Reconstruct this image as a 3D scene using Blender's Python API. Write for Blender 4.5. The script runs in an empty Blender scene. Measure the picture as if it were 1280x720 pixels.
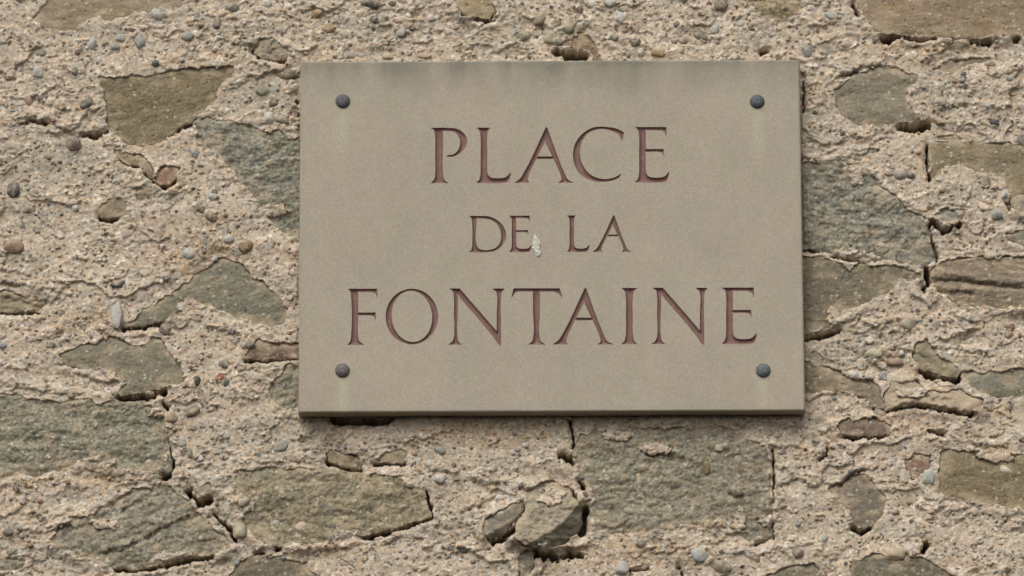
import bpy, math, random
import numpy as np
from mathutils import Matrix, Vector
from mathutils.geometry import delaunay_2d_cdt

random.seed(7)
rng = np.random.default_rng(7)
scene = bpy.context.scene
coll = scene.collection

# ------------------------------------------------------------------ camera
W_PX, H_PX = 1280.0, 720.0            # the photograph's own pixel frame, used only for measuring
PITCH = math.radians(13.0)
ROLL = math.radians(0.22)
DIST = 6.5
PLAQUE_Y = -0.028                     # front face of the plaque (wall face is about y = 0)
PLAQUE_C = Vector((0.0, PLAQUE_Y, 3.0))
PLAQUE_PX = (688.6, 293.5)
F_PX = 629.0 / 0.60 * DIST
_F = Vector((0, math.cos(PITCH), math.sin(PITCH)))
_R0 = Vector((1, 0, 0))
_U0 = Vector((0, -math.sin(PITCH), math.cos(PITCH)))
_U = _U0 * math.cos(ROLL) + _R0 * math.sin(ROLL)
_R = _R0 * math.cos(ROLL) - _U0 * math.sin(ROLL)

def ray(px, py):
    return _F + _R * ((px - W_PX / 2) / F_PX) - _U * ((py - H_PX / 2) / F_PX)

CAM_POS = PLAQUE_C - ray(*PLAQUE_PX) * DIST
cam_data = bpy.data.cameras.new('camera')
cam = bpy.data.objects.new('camera', cam_data)
coll.objects.link(cam)
cam_data.sensor_width = 36.0
cam_data.lens = 36.0 * F_PX / W_PX
cam_data.clip_start = 0.1
cam_data.clip_end = 500
m = Matrix((( _R.x, _U.x, -_F.x, CAM_POS.x), (_R.y, _U.y, -_F.y, CAM_POS.y), (_R.z, _U.z, -_F.z, CAM_POS.z), (0, 0, 0, 1)))
cam.matrix_world = m
scene.camera = cam

# ------------------------------------------------------------------ light: bright overcast daylight
SUN_EL, SUN_AZ = math.radians(46), math.radians(-20)     # azimuth measured from straight in front of the wall, minus = left
world = bpy.data.worlds.new('World')
scene.world = world
world.use_nodes = True
wn, wl = world.node_tree.nodes, world.node_tree.links
wn.clear()
sky = wn.new('ShaderNodeTexSky')
sky.sky_type = 'NISHITA'
sky.sun_disc = False
sky.sun_elevation = SUN_EL
sky.sun_rotation = math.pi + SUN_AZ * -1.0
sky.dust_density = 4.0
sky.air_density = 1.0
sky.ozone_density = 0.6
hs = wn.new('ShaderNodeHueSaturation')
hs.inputs['Saturation'].default_value = 0.22             # cloud cover: the sky is nearly white
bg = wn.new('ShaderNodeBackground')
bg.inputs['Strength'].default_value = 0.13
wo = wn.new('ShaderNodeOutputWorld')
wl.new(sky.outputs[0], hs.inputs['Color'])
wl.new(hs.outputs[0], bg.inputs[0])
wl.new(bg.outputs[0], wo.inputs[0])
sun_d = bpy.data.lights.new('sun', 'SUN')
sun_d.energy = 1.1
sun_d.angle = math.radians(45)
sun_d.color = (1.0, 0.965, 0.92)
sun = bpy.data.objects.new('sun', sun_d)
coll.objects.link(sun)
to_sun = Vector((math.sin(SUN_AZ) * math.cos(SUN_EL), -math.cos(SUN_AZ) * math.cos(SUN_EL), math.sin(SUN_EL)))
sun.rotation_euler = to_sun.to_track_quat('Z', 'Y').to_euler()
sun.location = (-1.5, -4, 7)

vs = scene.view_settings
scene.display_settings.display_device = 'sRGB'
vs.view_transform = 'Standard'
vs.look = 'None'
vs.gamma = 1.0
vs.use_curve_mapping = False
vs.exposure = 0.16

# ------------------------------------------------------------------ helpers
def lin(c):
    c = np.asarray(c, dtype=np.float64) / 255.0
    return np.where(c <= 0.04045, c / 12.92, ((c + 0.055) / 1.055) ** 2.4)

def wall_pt(px, py, y=0.0):
    """photograph pixel -> millimetres on the plane at depth y, measured from the plaque's centre"""
    d = ray(px, py)
    t = (y - CAM_POS.y) / d.y
    p = CAM_POS + d * t
    return (p.x * 1000.0, (p.z - PLAQUE_C.z) * 1000.0)

def smooth(a, b, x):
    t = np.clip((x - a) / (b - a), 0, 1)
    return t * t * (3 - 2 * t)

def hash2(ix, iy, seed):
    h = (ix.astype(np.int64) * 374761393 + iy.astype(np.int64) * 668265263 + seed * 974711 + 12345) & 0xffffffff
    h = ((h ^ (h >> 13)) * 1274126177) & 0xffffffff
    h = ((h ^ (h >> 16)) * 2246822519) & 0xffffffff
    return h ^ (h >> 15)

_ang = np.linspace(0, 2 * np.pi, 256, endpoint=False)
_gx, _gy = np.cos(_ang).astype(np.float32), np.sin(_ang).astype(np.float32)

def perlin(x, y, seed=0):
    x0, y0 = np.floor(x), np.floor(y)
    fx, fy = (x - x0).astype(np.float32), (y - y0).astype(np.float32)
    ix, iy = x0.astype(np.int64), y0.astype(np.int64)
    def g(dx, dy):
        k = hash2(ix + dx, iy + dy, seed) & 255
        return _gx[k] * (fx - dx) + _gy[k] * (fy - dy)
    u = fx * fx * fx * (fx * (fx * 6 - 15) + 10)
    v = fy * fy * fy * (fy * (fy * 6 - 15) + 10)
    a = g(0, 0) * (1 - u) + g(1, 0) * u
    b = g(0, 1) * (1 - u) + g(1, 1) * u
    return (a * (1 - v) + b * v) * 1.4

def fbm(x, y, seed=0, octaves=4, gain=0.5):
    s, a, n = 0.0, 1.0, 0.0
    for o in range(octaves):
        s = s + a * perlin(x * 2 ** o + 17.3 * o, y * 2 ** o - 9.1 * o, seed + 31 * o)
        n += a
        a *= gain
    return s / n * 1.3

def worley(x, y, seed=0):
    """distance to nearest and second nearest feature point, hash of the nearest cell"""
    x0, y0 = np.floor(x).astype(np.int64), np.floor(y).astype(np.int64)
    f1 = np.full(x.shape, 9.0, np.float32)
    f2 = np.full(x.shape, 9.0, np.float32)
    idm = np.zeros(x.shape, np.int64)
    for dx in (-1, 0, 1):
        for dy in (-1, 0, 1):
            h = hash2(x0 + dx, y0 + dy, seed)
            px = x0 + dx + 0.08 + 0.84 * (h & 1023) / 1023.0
            py = y0 + dy + 0.08 + 0.84 * ((h >> 10) & 1023) / 1023.0
            d = np.sqrt((x - px) ** 2 + (y - py) ** 2).astype(np.float32)
            near = d < f1
            f2 = np.where(near, f1, np.minimum(f2, d))
            idm = np.where(near, h, idm)
            f1 = np.where(near, d, f1)
    return f1, f2, idm

def rnd(h, k):
    """a 0..1 number from a hash"""
    return ((h * (2654435761 + 40503 * k) >> 7) & 0xffff) / 65535.0

def poly_sd(X, Z, poly):
    """signed distance to a closed polygon, positive inside"""
    d2 = np.full(X.shape, 1e12)
    inside = np.zeros(X.shape, bool)
    n = len(poly)
    for i in range(n):
        ax, az = poly[i]
        bx, bz = poly[(i + 1) % n]
        ex, ez = bx - ax, bz - az
        wx, wz = X - ax, Z - az
        t = np.clip((wx * ex + wz * ez) / (ex * ex + ez * ez + 1e-12), 0, 1)
        d2 = np.minimum(d2, (wx - ex * t) ** 2 + (wz - ez * t) ** 2)
        c = ((az <= Z) != (bz <= Z))
        xi = ax + (Z - az) / (ez if abs(ez) > 1e-12 else 1e-12) * ex
        inside ^= c & (X < xi)
    d = np.sqrt(d2)
    return np.where(inside, d, -d)

def line_dist(X, Z, pts):
    d2 = np.full(X.shape, 1e12)
    for (ax, az), (bx, bz) in zip(pts[:-1], pts[1:]):
        ex, ez = bx - ax, bz - az
        wx, wz = X - ax, Z - az
        t = np.clip((wx * ex + wz * ez) / (ex * ex + ez * ez + 1e-12), 0, 1)
        d2 = np.minimum(d2, (wx - ex * t) ** 2 + (wz - ez * t) ** 2)
    return np.sqrt(d2)

def make_mesh(name, co, tris=None, quads=None, col=None, smooth_shade=True):
    me = bpy.data.meshes.new(name)
    nt = 0 if tris is None else len(tris)
    nq = 0 if quads is None else len(quads)
    me.vertices.add(len(co))
    me.vertices.foreach_set('co', np.ascontiguousarray(co, np.float32).ravel())
    loops, starts = [], []
    if nt:
        loops.append(np.asarray(tris, np.int32).ravel())
        starts.append(np.arange(nt, dtype=np.int32) * 3)
    if nq:
        loops.append(np.asarray(quads, np.int32).ravel())
        starts.append(nt * 3 + np.arange(nq, dtype=np.int32) * 4)
    loops = np.concatenate(loops)
    starts = np.concatenate(starts)
    me.loops.add(len(loops))
    me.loops.foreach_set('vertex_index', loops)
    me.polygons.add(len(starts))
    me.polygons.foreach_set('loop_start', starts)
    me.polygons.foreach_set('use_smooth', np.full(len(starts), smooth_shade))
    me.update(calc_edges=True)
    if col is not None:
        at = me.color_attributes.new('tint', 'FLOAT_COLOR', 'POINT')
        c4 = np.ones((len(co), 4), np.float32)
        c4[:, :3] = np.clip(col, 0.0, 1.0)
        at.data.foreach_set('color', c4.ravel())
    me.validate()
    return me

def part(name, me, mat, parent, loc=(0, 0, 0)):
    o = bpy.data.objects.new(name, me)
    coll.objects.link(o)
    if me.materials:
        me.materials[0] = mat
    else:
        me.materials.append(mat)
    o.parent = parent
    o.location = loc
    return o

# ------------------------------------------------------------------ materials
def material(name, source, grain_scale, grain_amt, bump, bump_scale, rough=0.95, spec=0.15, metallic=0.0, dust=0.0):
    """tint (vertex tint or object colour) x fine grain, with fine relief"""
    mt = bpy.data.materials.new(name)
    mt.use_nodes = True
    n, l = mt.node_tree.nodes, mt.node_tree.links
    b = n['Principled BSDF']
    b.inputs['Roughness'].default_value = rough
    b.inputs['Specular IOR Level'].default_value = spec
    b.inputs['Metallic'].default_value = metallic
    if source == 'object':
        c = n.new('ShaderNodeObjectInfo').outputs['Color']
    else:
        at = n.new('ShaderNodeVertexColor')
        at.layer_name = 'tint'
        c = at.outputs['Color']
    geo = n.new('ShaderNodeNewGeometry')
    if dust:                                       # lime still sticking to the stone in patches
        dn = n.new('ShaderNodeTexNoise')
        dn.inputs['Scale'].default_value = 130
        dn.inputs['Detail'].default_value = 5
        dn.inputs['Roughness'].default_value = 0.65
        l.new(geo.outputs['Position'], dn.inputs['Vector'])
        dr = n.new('ShaderNodeMapRange')
        dr.inputs['From Min'].default_value = 0.43
        dr.inputs['From Max'].default_value = 0.64
        dr.inputs['To Max'].default_value = dust
        l.new(dn.outputs['Fac'], dr.inputs['Value'])
        mx = n.new('ShaderNodeMix')
        mx.data_type = 'RGBA'
        l.new(dr.outputs['Result'], mx.inputs[0])
        l.new(c, mx.inputs[6])
        lc = lin((188, 170, 142))
        mx.inputs[7].default_value = (lc[0], lc[1], lc[2], 1)
        c = mx.outputs[2]
    nz = n.new('ShaderNodeTexNoise')
    nz.inputs['Scale'].default_value = grain_scale
    nz.inputs['Detail'].default_value = 4
    nz.inputs['Roughness'].default_value = 0.7
    l.new(geo.outputs['Position'], nz.inputs['Vector'])
    mr = n.new('ShaderNodeMapRange')
    mr.inputs['From Min'].default_value = 0.28
    mr.inputs['From Max'].default_value = 0.72
    mr.inputs['To Min'].default_value = 1 - grain_amt
    mr.inputs['To Max'].default_value = 1 + grain_amt
    l.new(nz.outputs['Fac'], mr.inputs['Value'])
    mul = n.new('ShaderNodeVectorMath')
    mul.operation = 'SCALE'
    l.new(c, mul.inputs[0])
    l.new(mr.outputs['Result'], mul.inputs['Scale'])
    l.new(mul.outputs['Vector'], b.inputs['Base Color'])
    nb = n.new('ShaderNodeTexNoise')
    nb.inputs['Scale'].default_value = bump_scale
    nb.inputs['Detail'].default_value = 5
    nb.inputs['Roughness'].default_value = 0.65
    l.new(geo.outputs['Position'], nb.inputs['Vector'])
    bp = n.new('ShaderNodeBump')
    bp.inputs['Strength'].default_value = 1.0
    bp.inputs['Distance'].default_value = bump
    l.new(nb.outputs['Fac'], bp.inputs['Height'])
    l.new(bp.outputs['Normal'], b.inputs['Normal'])
    return mt

M_mortar = material('lime_mortar', 'vertex', 620, 0.30, 0.0014, 700)
M_rock = material('rubble_stone', 'vertex', 620, 0.26, 0.0012, 600)
M_pebble = material('pebble_stone', 'object', 380, 0.22, 0.0009, 420, rough=0.85, spec=0.2, dust=0.75)
M_grit = material('grit_stone', 'vertex', 900, 0.12, 0.0004, 900, rough=0.85, spec=0.2)
M_sand = material('sawn_sandstone', 'vertex', 520, 0.17, 0.00035, 520)
M_paint = material('red_letter_paint', 'vertex', 700, 0.12, 0.0003, 700, rough=0.8)
M_screw = material('dull_screw_metal', 'object', 420, 0.35, 0.0006, 420, rough=0.68, spec=0.32, metallic=0.1)
M_drop = material('bird_dropping', 'vertex', 600, 0.10, 0.0006, 600, rough=0.7)

# ------------------------------------------------------------------ stones of the wall
# outline (photograph pixels), kind of surface, mm proud of the mortar, (slope in x, slope in z), colour, how far mortar laps over, grain angle
G_GREEN, G_OLIVE, G_BROWN, G_GREY = (127, 125, 106), (133, 120, 88), (148, 126, 96), (130, 122, 102)
STONES = [
 ([(40,24),(66,-14),(120,-30),(200,-30),(232,-12),(226,8),(215,14),(180,16),(160,22),(140,29),(125,25),(110,25),(100,32),(96,41),(82,41),(55,37)], 'smooth', 0.5, (0,.02), (156,136,106), 1, 8),
 ([(123,95),(160,94),(190,92),(215,88),(295,82),(290,96),(277,107),(270,124),(262,135),(245,149),(228,158),(214,166),(205,180),(180,185),(160,180),(140,166),(133,150),(133,130),(125,105)], 'layered', 1.0, (.0,.03), (131,117,84), 0, 9),
 ([(240,152),(260,142),(285,147),(310,152),(330,164),(345,160),(400,168),(400,305),(362,297),(340,286),(325,265),(312,246),(300,231),(285,211),(265,191),(245,176)], 'rough', -1.5, (0,.02), (127,126,108), 2, 0),
 ([(148,410),(175,391),(205,369),(230,351),(250,335),(270,319),(300,324),(318,345),(345,362),(360,388),(358,408),(340,412),(320,406),(300,401),(280,393),(262,385),(240,392),(218,398),(203,403),(175,408)], 'smooth', -0.5, (0,-.06), (122,119,98), 1, 25),
 ([(72,443),(95,432),(115,428),(130,421),(150,422),(165,431),(180,429),(190,421),(205,425),(212,440),(222,450),(233,466),(231,480),(205,486),(180,491),(150,498),(146,488),(158,478),(145,470),(125,463),(100,460),(82,460)], 'smooth', 2.5, (.0,-.05), (129,123,100), 0, 4),
 ([(-70,492),(0,488),(20,490),(35,496),(75,501),(100,498),(150,500),(200,503),(206,510),(210,520),(208,545),(212,560),(216,576),(213,592),(190,592),(160,591),(130,585),(108,574),(80,590),(60,597),(0,600),(-70,610)], 'rough', 1.5, (0,-.02), (124,119,96), 1, 0),
 ([(58,655),(85,640),(105,643),(135,630),(150,620),(165,612),(190,604),(205,602),(222,615),(240,628),(252,640),(270,660),(291,676),(289,690),(265,695),(235,698),(205,705),(170,713),(145,711),(120,706),(100,697),(75,691),(62,676)], 'rough', 3.0, (0,-.05), (118,113,93), 1, 17),
 ([(296,586),(330,582),(380,583),(420,585),(440,590),(470,591),(500,592),(515,600),(530,612),(534,625),(540,646),(525,653),(505,657),(485,664),(465,667),(440,674),(400,681),(370,683),(345,686),(330,681),(315,671),(300,656),(292,626),(290,600)], 'rough', 1.5, (.01,-.05), (131,118,86), 1, 0),
 ([(716,566),(723,541),(760,530),(800,534),(850,533),(900,530),(940,540),(962,560),(965,600),(969,640),(966,673),(940,679),(900,668),(870,657),(850,661),(820,668),(780,671),(745,666),(738,640),(740,620),(725,600)], 'rough', 0.0, (0,.01), (128,122,100), 1.5, 0),
 ([(664,612),(690,601),(710,607),(720,625),(728,641),(724,664),(702,680),(685,689),(665,687),(642,676),(646,658),(655,640)], 'rough', 15.0, (-.08,-.30), (134,126,106), -2, 0),
 ([(601,665),(607,650),(625,640),(640,627),(656,622),(655,640),(641,656),(628,669),(611,673)], 'smooth', 6.0, (-.02,-.22), (122,115,100), -2, 35),
 ([(1066,-40),(1074,14),(1084,26),(1092,41),(1120,45),(1170,47),(1210,50),(1250,47),(1360,43),(1360,-40)], 'layered', 4.0, (0,-.03), (152,128,98), -1, -2),
 ([(1038,110),(1060,97),(1080,87),(1100,82),(1125,84),(1147,92),(1150,100),(1138,110),(1132,122),(1142,135),(1146,150),(1125,156),(1100,161),(1075,158),(1055,149),(1044,135)], 'smooth', 0.0, (.02,-.04), (133,126,103), 1, 2),
 ([(1160,178),(1185,174),(1230,177),(1360,190),(1360,258),(1262,251),(1258,232),(1250,222),(1240,217),(1225,221),(1210,210),(1198,203),(1185,208),(1175,219),(1164,224),(1159,205)], 'layered', 1.0, (0,.02), (136,122,89), 0, -8),
 ([(975,206),(1020,203),(1050,197),(1065,204),(1085,214),(1100,226),(1120,245),(1140,264),(1157,274),(1163,290),(1165,310),(1171,325),(1160,333),(1140,334),(1120,329),(1090,326),(1070,323),(1040,319),(1005,311),(975,306)], 'rough', 1.5, (.0,.0), (121,119,102), 0.5, 0),
 ([(975,318),(1020,319),(1045,323),(1070,327),(1100,328),(1130,333),(1152,341),(1154,350),(1140,353),(1125,352),(1110,366),(1090,378),(1070,386),(1055,389),(1045,400),(1030,411),(1010,421),(975,424)], 'layered', 1.0, (.0,-.03), (121,112,89), 0.5, 8),
 ([(1165,336),(1175,325),(1210,322),(1250,322),(1360,320),(1360,390),(1250,385),(1215,383),(1190,378),(1183,368),(1170,362),(1163,350)], 'ledges', 3.0, (0,-.03), (137,120,97), -1, -4),
 ([(1142,429),(1155,425),(1162,432),(1175,444),(1190,454),(1200,464),(1198,474),(1175,469),(1150,463),(1143,450)], 'smooth', 3.0, (.0,-.05), (139,129,101), -1, -20),
 ([(1200,465),(1230,463),(1265,460),(1360,452),(1360,505),(1250,498),(1225,492),(1213,486),(1203,476)], 'layered', 0.5, (0,-.02), (128,125,106), 0.5, 0),
 ([(980,448),(1025,454),(1050,464),(1070,475),(1090,473),(1102,485),(1107,505),(1102,513),(1086,510),(1082,500),(1060,492),(1040,490),(1015,495),(980,492)], 'smooth', 0.0, (0,-.02), (132,118,94), 0.5, -3),
 ([(1112,478),(1145,474),(1155,485),(1175,490),(1200,486),(1220,499),(1229,503),(1223,516),(1205,517),(1170,511),(1145,506),(1106,514),(1104,498)], 'smooth', 4.0, (0,-.10), (165,147,122), -1, -8),
 ([(1047,531),(1060,525),(1085,523),(1105,526),(1113,535),(1109,543),(1085,546),(1055,546),(1049,539)], 'layered', 4.0, (0,-.10), (118,97,84), -1.5, 2),
 ([(1028,612),(1052,605),(1065,593),(1080,589),(1091,600),(1100,612),(1108,625),(1106,640),(1096,656),(1080,663),(1065,656),(1063,640),(1050,628),(1042,619)], 'smooth', 0.5, (0,-.03), (125,113,95), 0, 10),
 ([(1172,566),(1180,560),(1210,561),(1240,566),(1360,560),(1360,645),(1260,638),(1240,632),(1215,630),(1195,625),(1180,622),(1171,610)], 'layered', -0.5, (0,.0), (135,118,84), 1, -3),
 ([(1056,765),(1060,712),(1066,699),(1090,693),(1130,690),(1155,697),(1180,708),(1195,722),(1190,765)], 'layered', 2.0, (0,.0), (117,108,86), 0, -4),
 ([(945,728),(965,714),(985,708),(1015,702),(1024,712),(1018,740),(960,745)], 'smooth', 1.0, (0,0), (119,110,88), 0, 12),
 ([(1129,576),(1142,563),(1163,570),(1165,582),(1153,593),(1140,600),(1133,587)], 'smooth', 1.0, (.03,-.03), (140,102,86), -1, 0),
 ([(571,4),(585,-14),(616,-14),(619,18),(611,27),(595,23),(578,18)], 'smooth', 5.0, (0,-.10), (158,138,97), -1.5, -10),
 ([(692,59),(704,50),(722,40),(736,42),(750,56),(757,76),(757,100),(740,100),(735,64),(712,60)], 'smooth', 0.0, (0,.0), (142,114,86), 1, 5),
 ([(922,4),(940,-20),(1000,-20),(1003,14),(986,29),(960,26),(942,16)], 'rough', 1.0, (0,0), (140,120,80), 1, 0),
 ([(303,449),(309,436),(325,427),(345,430),(390,429),(390,450),(345,446),(320,451)], 'layered', 3.0, (0,-.08), (126,100,85), -1, 8),
 ([(334,492),(344,470),(355,456),(390,449),(390,514),(350,511),(338,502)], 'rough', 0.0, (0,.0), (124,122,101), 1, 0),
 ([(144,189),(160,191),(175,195),(188,207),(194,220),(190,226),(183,217),(174,209),(158,204),(148,198)], 'layered', 3.0, (0,-.1), (128,106,84), -2, -25),
 ([(193,222),(204,212),(215,205),(224,209),(220,223),(209,235),(198,233),(189,227)], 'smooth', 4.0, (0,-.1), (146,108,84), -2, 40),
 ([(406,566),(412,560),(440,568),(456,578),(448,586),(430,583),(411,576)], 'layered', -4.0, (0,-.05), (118,98,68), -1.5, -20),
 ([(465,579),(478,563),(500,558),(514,566),(506,579)], 'layered', -1.0, (0,-.03), (135,122,88), 0.5, 8),
 ([(268,735),(300,699),(330,692),(360,695),(385,705),(400,722),(396,745),(300,750)], 'smooth', -1.5, (0,.0), (117,108,86), 0.5, 5),
 ([(121,262),(130,247),(150,241),(166,256),(164,270),(147,274),(126,271)], 'smooth', 0.5, (0,-.03), (138,124,98), 1.5, 15),
 ([(164,238),(178,233),(188,240),(190,250),(178,256),(166,250)], 'rough', 0.5, (0,-.03), (140,132,112), 1.5, 15),
 ([(1164,270),(1176,278),(1192,283),(1204,272),(1207,262),(1193,264),(1180,262)], 'rough', 5.0, (0,-.15), (122,124,112), -1, 0),
 ([(1257,293),(1268,288),(1300,287),(1300,305),(1275,306),(1262,300)], 'layered', 3.0, (0,-.1), (122,120,102), -1, -10),
 ([(1262,249),(1272,243),(1300,246),(1300,266),(1276,266),(1265,260)], 'smooth', 4.0, (0,-.1), (118,118,108), -1, 0),
 ([(0,360),(-40,350),(-40,388),(20,390),(52,387),(60,380),(36,372),(16,362)], 'ledges', -2.0, (0,-.02), (130,118,90), 1, 0),
 ([(318,68),(322,50),(340,46),(352,52),(362,64),(360,76),(340,76)], 'rough', 2.0, (0,-.12), (138,128,104), -0.5, -10),
 ([(244,600),(252,606),(262,602),(264,612),(256,622),(246,618)], 'smooth', 3.0, (0,-.1), (146,134,112), -1, 40),
 ([(646,700),(655,688),(668,690),(668,705),(660,725),(648,722)], 'rough', 6.0, (0,-.1), (150,138,114), -1, 0),
 ([(1167,92),(1160,84),(1178,75),(1210,70),(1240,68),(1246,76),(1222,80),(1195,90)], 'smooth', -3.0, (0,0), (140,128,100), 1, 12),
 ([(36,700),(0,690),(-30,690),(-30,712),(10,716),(28,712)], 'rough', 1.0, (0,0), (122,118,98), 0.5, 0),
 ([(1190,178),(1162,176),(1170,168),(1190,164),(1216,172)], 'smooth', -2.0, (0,0), (134,124,98), 1, 0),
]
STONES_PX_N = len(STONES)

# dark clefts under and between the stones (pixels, half width)
CLEFTS = [
 ([(214,167),(228,159),(245,150)], 2.2), ([(155,411),(176,408),(202,405)], 3.2), ([(318,64),(328,72),(352,76)], 4.0),
 ([(150,500),(168,501),(186,497),(203,491)], 4.6), ([(205,505),(209,512)], 1.6), ([(208,545),(211,560),(215,574)], 1.4),
 ([(206,598),(212,594),(216,578)], 3.4), ([(237,613),(244,624),(254,630),(262,622)], 4.6), ([(266,642),(278,654),(290,664),(295,678)], 1.7),
 ([(146,711),(156,714),(170,713),(205,708),(240,700),(265,697)], 2.4), ([(148,712),(170,714)], 2.6), ([(453,672),(470,669),(487,666)], 3.2),
 ([(490,664),(515,657),(540,649),(538,634),(533,614)], 1.8), ([(320,694),(328,693)], 2.6), ([(346,688),(350,684)], 2.2),
 ([(713,528),(717,548),(718,560)], 1.5), ([(702,570),(712,574),(717,578)], 4.2), ([(733,633),(730,648),(728,662)], 5.0),
 ([(668,694),(690,696),(722,694)], 5.2), ([(615,676),(630,672),(645,662)], 4.2), ([(726,602),(728,610)], 3.0), ([(812,567),(825,569),(856,575)], 1.2),
 ([(1104,50),(1112,49),(1123,46)], 4.2), ([(1130,48),(1150,51),(1170,49)], 1.6), ([(1214,53),(1225,55),(1238,54)], 2.6), ([(1268,51),(1273,50)], 2.4), ([(1066,6),(1072,18)], 2.2), ([(1124,159),(1145,160),(1164,155)], 4.4), ([(1052,95),(1070,91)], 1.4),
 ([(1160,184),(1159,206),(1162,224)], 1.6), ([(1162,284),(1165,305),(1171,326)], 1.5), ([(1158,336),(1160,350),(1155,360)], 4.2),
 ([(1003,312),(1018,313)], 2.4), ([(1040,321),(1075,327)], 0.9), ([(1004,425),(1030,420),(1048,414)], 3.0), ([(1150,466),(1175,472),(1197,476)], 3.4), ([(1198,468),(1200,474)], 2.0),
 ([(1168,351),(1200,351),(1240,357),(1285,361)], 1.1), ([(1175,365),(1215,367)], 1.0), ([(1166,279),(1180,290),(1198,282)], 2.6), ([(1108,515),(1130,509),(1150,508),(1185,514),(1215,519)], 2.2), ([(1092,511),(1104,515)], 2.0),
 ([(1052,548),(1085,548),(1110,545)], 2.0), ([(1067,660),(1077,667),(1085,660)], 3.0), ([(1155,690),(1159,680)], 2.4), ([(1163,540),(1178,543)], 2.4), ([(1052,606),(1066,592),(1080,588)], 1.0), ([(698,68),(715,69),(732,70)], 6.0), ([(126,273),(136,276),(146,272)], 2.8), ([(183,218),(192,228),(208,236),(218,228)], 1.6), ([(150,200),(175,210)], 1.4),
 ([(408,576),(425,584),(450,588)], 1.8), ([(468,580),(505,580)], 1.8), ([(416,525),(450,527),(488,525)], 4.0), ([(1004,95),(1005,140)], 1.0), ([(952,66),(958,64)], 3.4), ([(1262,300),(1280,306)], 1.6), ([(1258,252),(1262,262)], 1.8), ([(0,392),(50,390)], 1.4), ([(20,373),(56,380)], 1.6), ([(370,118),(372,128)], 3.2), ([(370,140),(372,144)], 2.6), ([(305,452),(325,452),(370,449)], 1.6), ([(617,26),(610,29),(592,25)], 1.4), ([(27,154),(40,150),(60,155)], 1.8), ([(105,168),(122,170),(134,163)], 1.8), ([(848,707),(852,716)], 2.0), ([(788,713),(812,710)], 1.2), ([(965,655),(966,672),(945,680)], 1.3), ([(1025,575),(1033,570),(1034,560)], 1.4), ([(966,560),(968,600),(966,630)], 1.2),
]
# where mortar is smeared over a stone (centre, radii in pixels)
SMEARS = [((238,384),(21,14)), ((1069,218),(11,17)), ((120,585),(26,14)), ((95,610),(40,16)), ((180,600),(34,10)), ((1238,570),(22,9)), ((1258,573),(10,7)), ((345,262),(20,10)), ((905,660),(30,12)), ((770,545),(20,8)), ((1235,480),(1,1)), ((1040,395),(10,12)), ((925,648),(8,16)), ((820,560),(24,9)), ((600,632),(1,1)), ((690,622),(18,14)), ((1138,492),(26,8)), ((348,600),(1,1)), ((1170,350),(1,1)), ((130,655),(24,8)), ((75,652),(14,10))]

# random rubble carries on outside the frame
def clear_of_frame(cx, cy, rx, ry):
    if cx + rx > -12 and cx - rx < 1292 and cy + ry > -12 and cy - ry < 732:
        return False
    for s in STONES:
        xs = [p[0] for p in s[0]]; ys = [p[1] for p in s[0]]
        if cx + rx > min(xs) - 5 and cx - rx < max(xs) + 5 and cy + ry > min(ys) - 5 and cy - ry < max(ys) + 5:
            return False
    return True
for _ in range(900):
    cx, cy = random.uniform(-640, 1920), random.uniform(-440, 1160)
    rx = random.uniform(24, 105); ry = rx * random.uniform(0.35, 0.65)
    if not clear_of_frame(cx, cy, rx, ry):
        continue
    k = random.randint(8, 11)
    pts = []
    for i in range(k):
        a = 2 * math.pi * (i + random.uniform(-.25, .25)) / k
        q = (abs(math.cos(a)) ** 3.2 + abs(math.sin(a)) ** 3.2) ** (-1 / 3.2) * random.uniform(.84, 1.0)
        pts.append((cx + rx * q * math.cos(a), cy + ry * q * math.sin(a)))
    STONES.append((pts, random.choice(['rough', 'smooth', 'layered', 'ledges']), random.uniform(-1.5, 3), (0, random.uniform(-.05, .02)),
                   random.choice([G_GREEN, G_OLIVE, G_BROWN, G_GREY]), random.uniform(-1, 1.5), random.uniform(-15, 15)))

EXTRA = {9: dict(dust=.30, facets=[([(630,700),(655,686),(688,668),(704,655),(738,612)], .95)]), 10: dict(facets=[([(590,680),(612,668),(640,652),(660,630)], .8)]), 20: dict(dust=.35), 2: dict(dust=.0), 8: dict(dust=.06), 6: dict(dust=.05)}
def mute(c, f=.76):
    c = np.array(c, float); m_ = c.mean()
    return m_ + (c - m_) * f
stones = []
for i, (pp, style, proud, slope, colr, lap, ang) in enumerate(STONES):
    poly = [wall_pt(x, y) for x, y in pp]
    a = np.array(poly)
    stones.append(dict(poly=poly, style=style, proud=proud, slope=slope, col=lin(mute(colr)), lap=lap, ang=math.radians(ang), seed=100 + 13 * i,
                       lo=a.min(0), hi=a.max(0), c=a.mean(0), inframe=i < STONES_PX_N))
    for kk, vv in EXTRA.get(i, {}).items():
        stones[-1][kk] = vv if kk != 'facets' else [([wall_pt(*p) for p in ln], k_) for ln, k_ in vv]

def stone_sd(s, X, Z):
    wx = 4.0 * fbm(X / 20, Z / 20, s['seed'], 3) + 1.5 * fbm(X / 5, Z / 5, s['seed'] + 5, 2)
    wz = 3.6 * fbm(X / 20 + 40, Z / 20, s['seed'] + 1, 3) + 1.5 * fbm(X / 5, Z / 5 + 40, s['seed'] + 6, 2)
    return poly_sd(X + wx * .8, Z + wz * .8, s['poly'])

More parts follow.
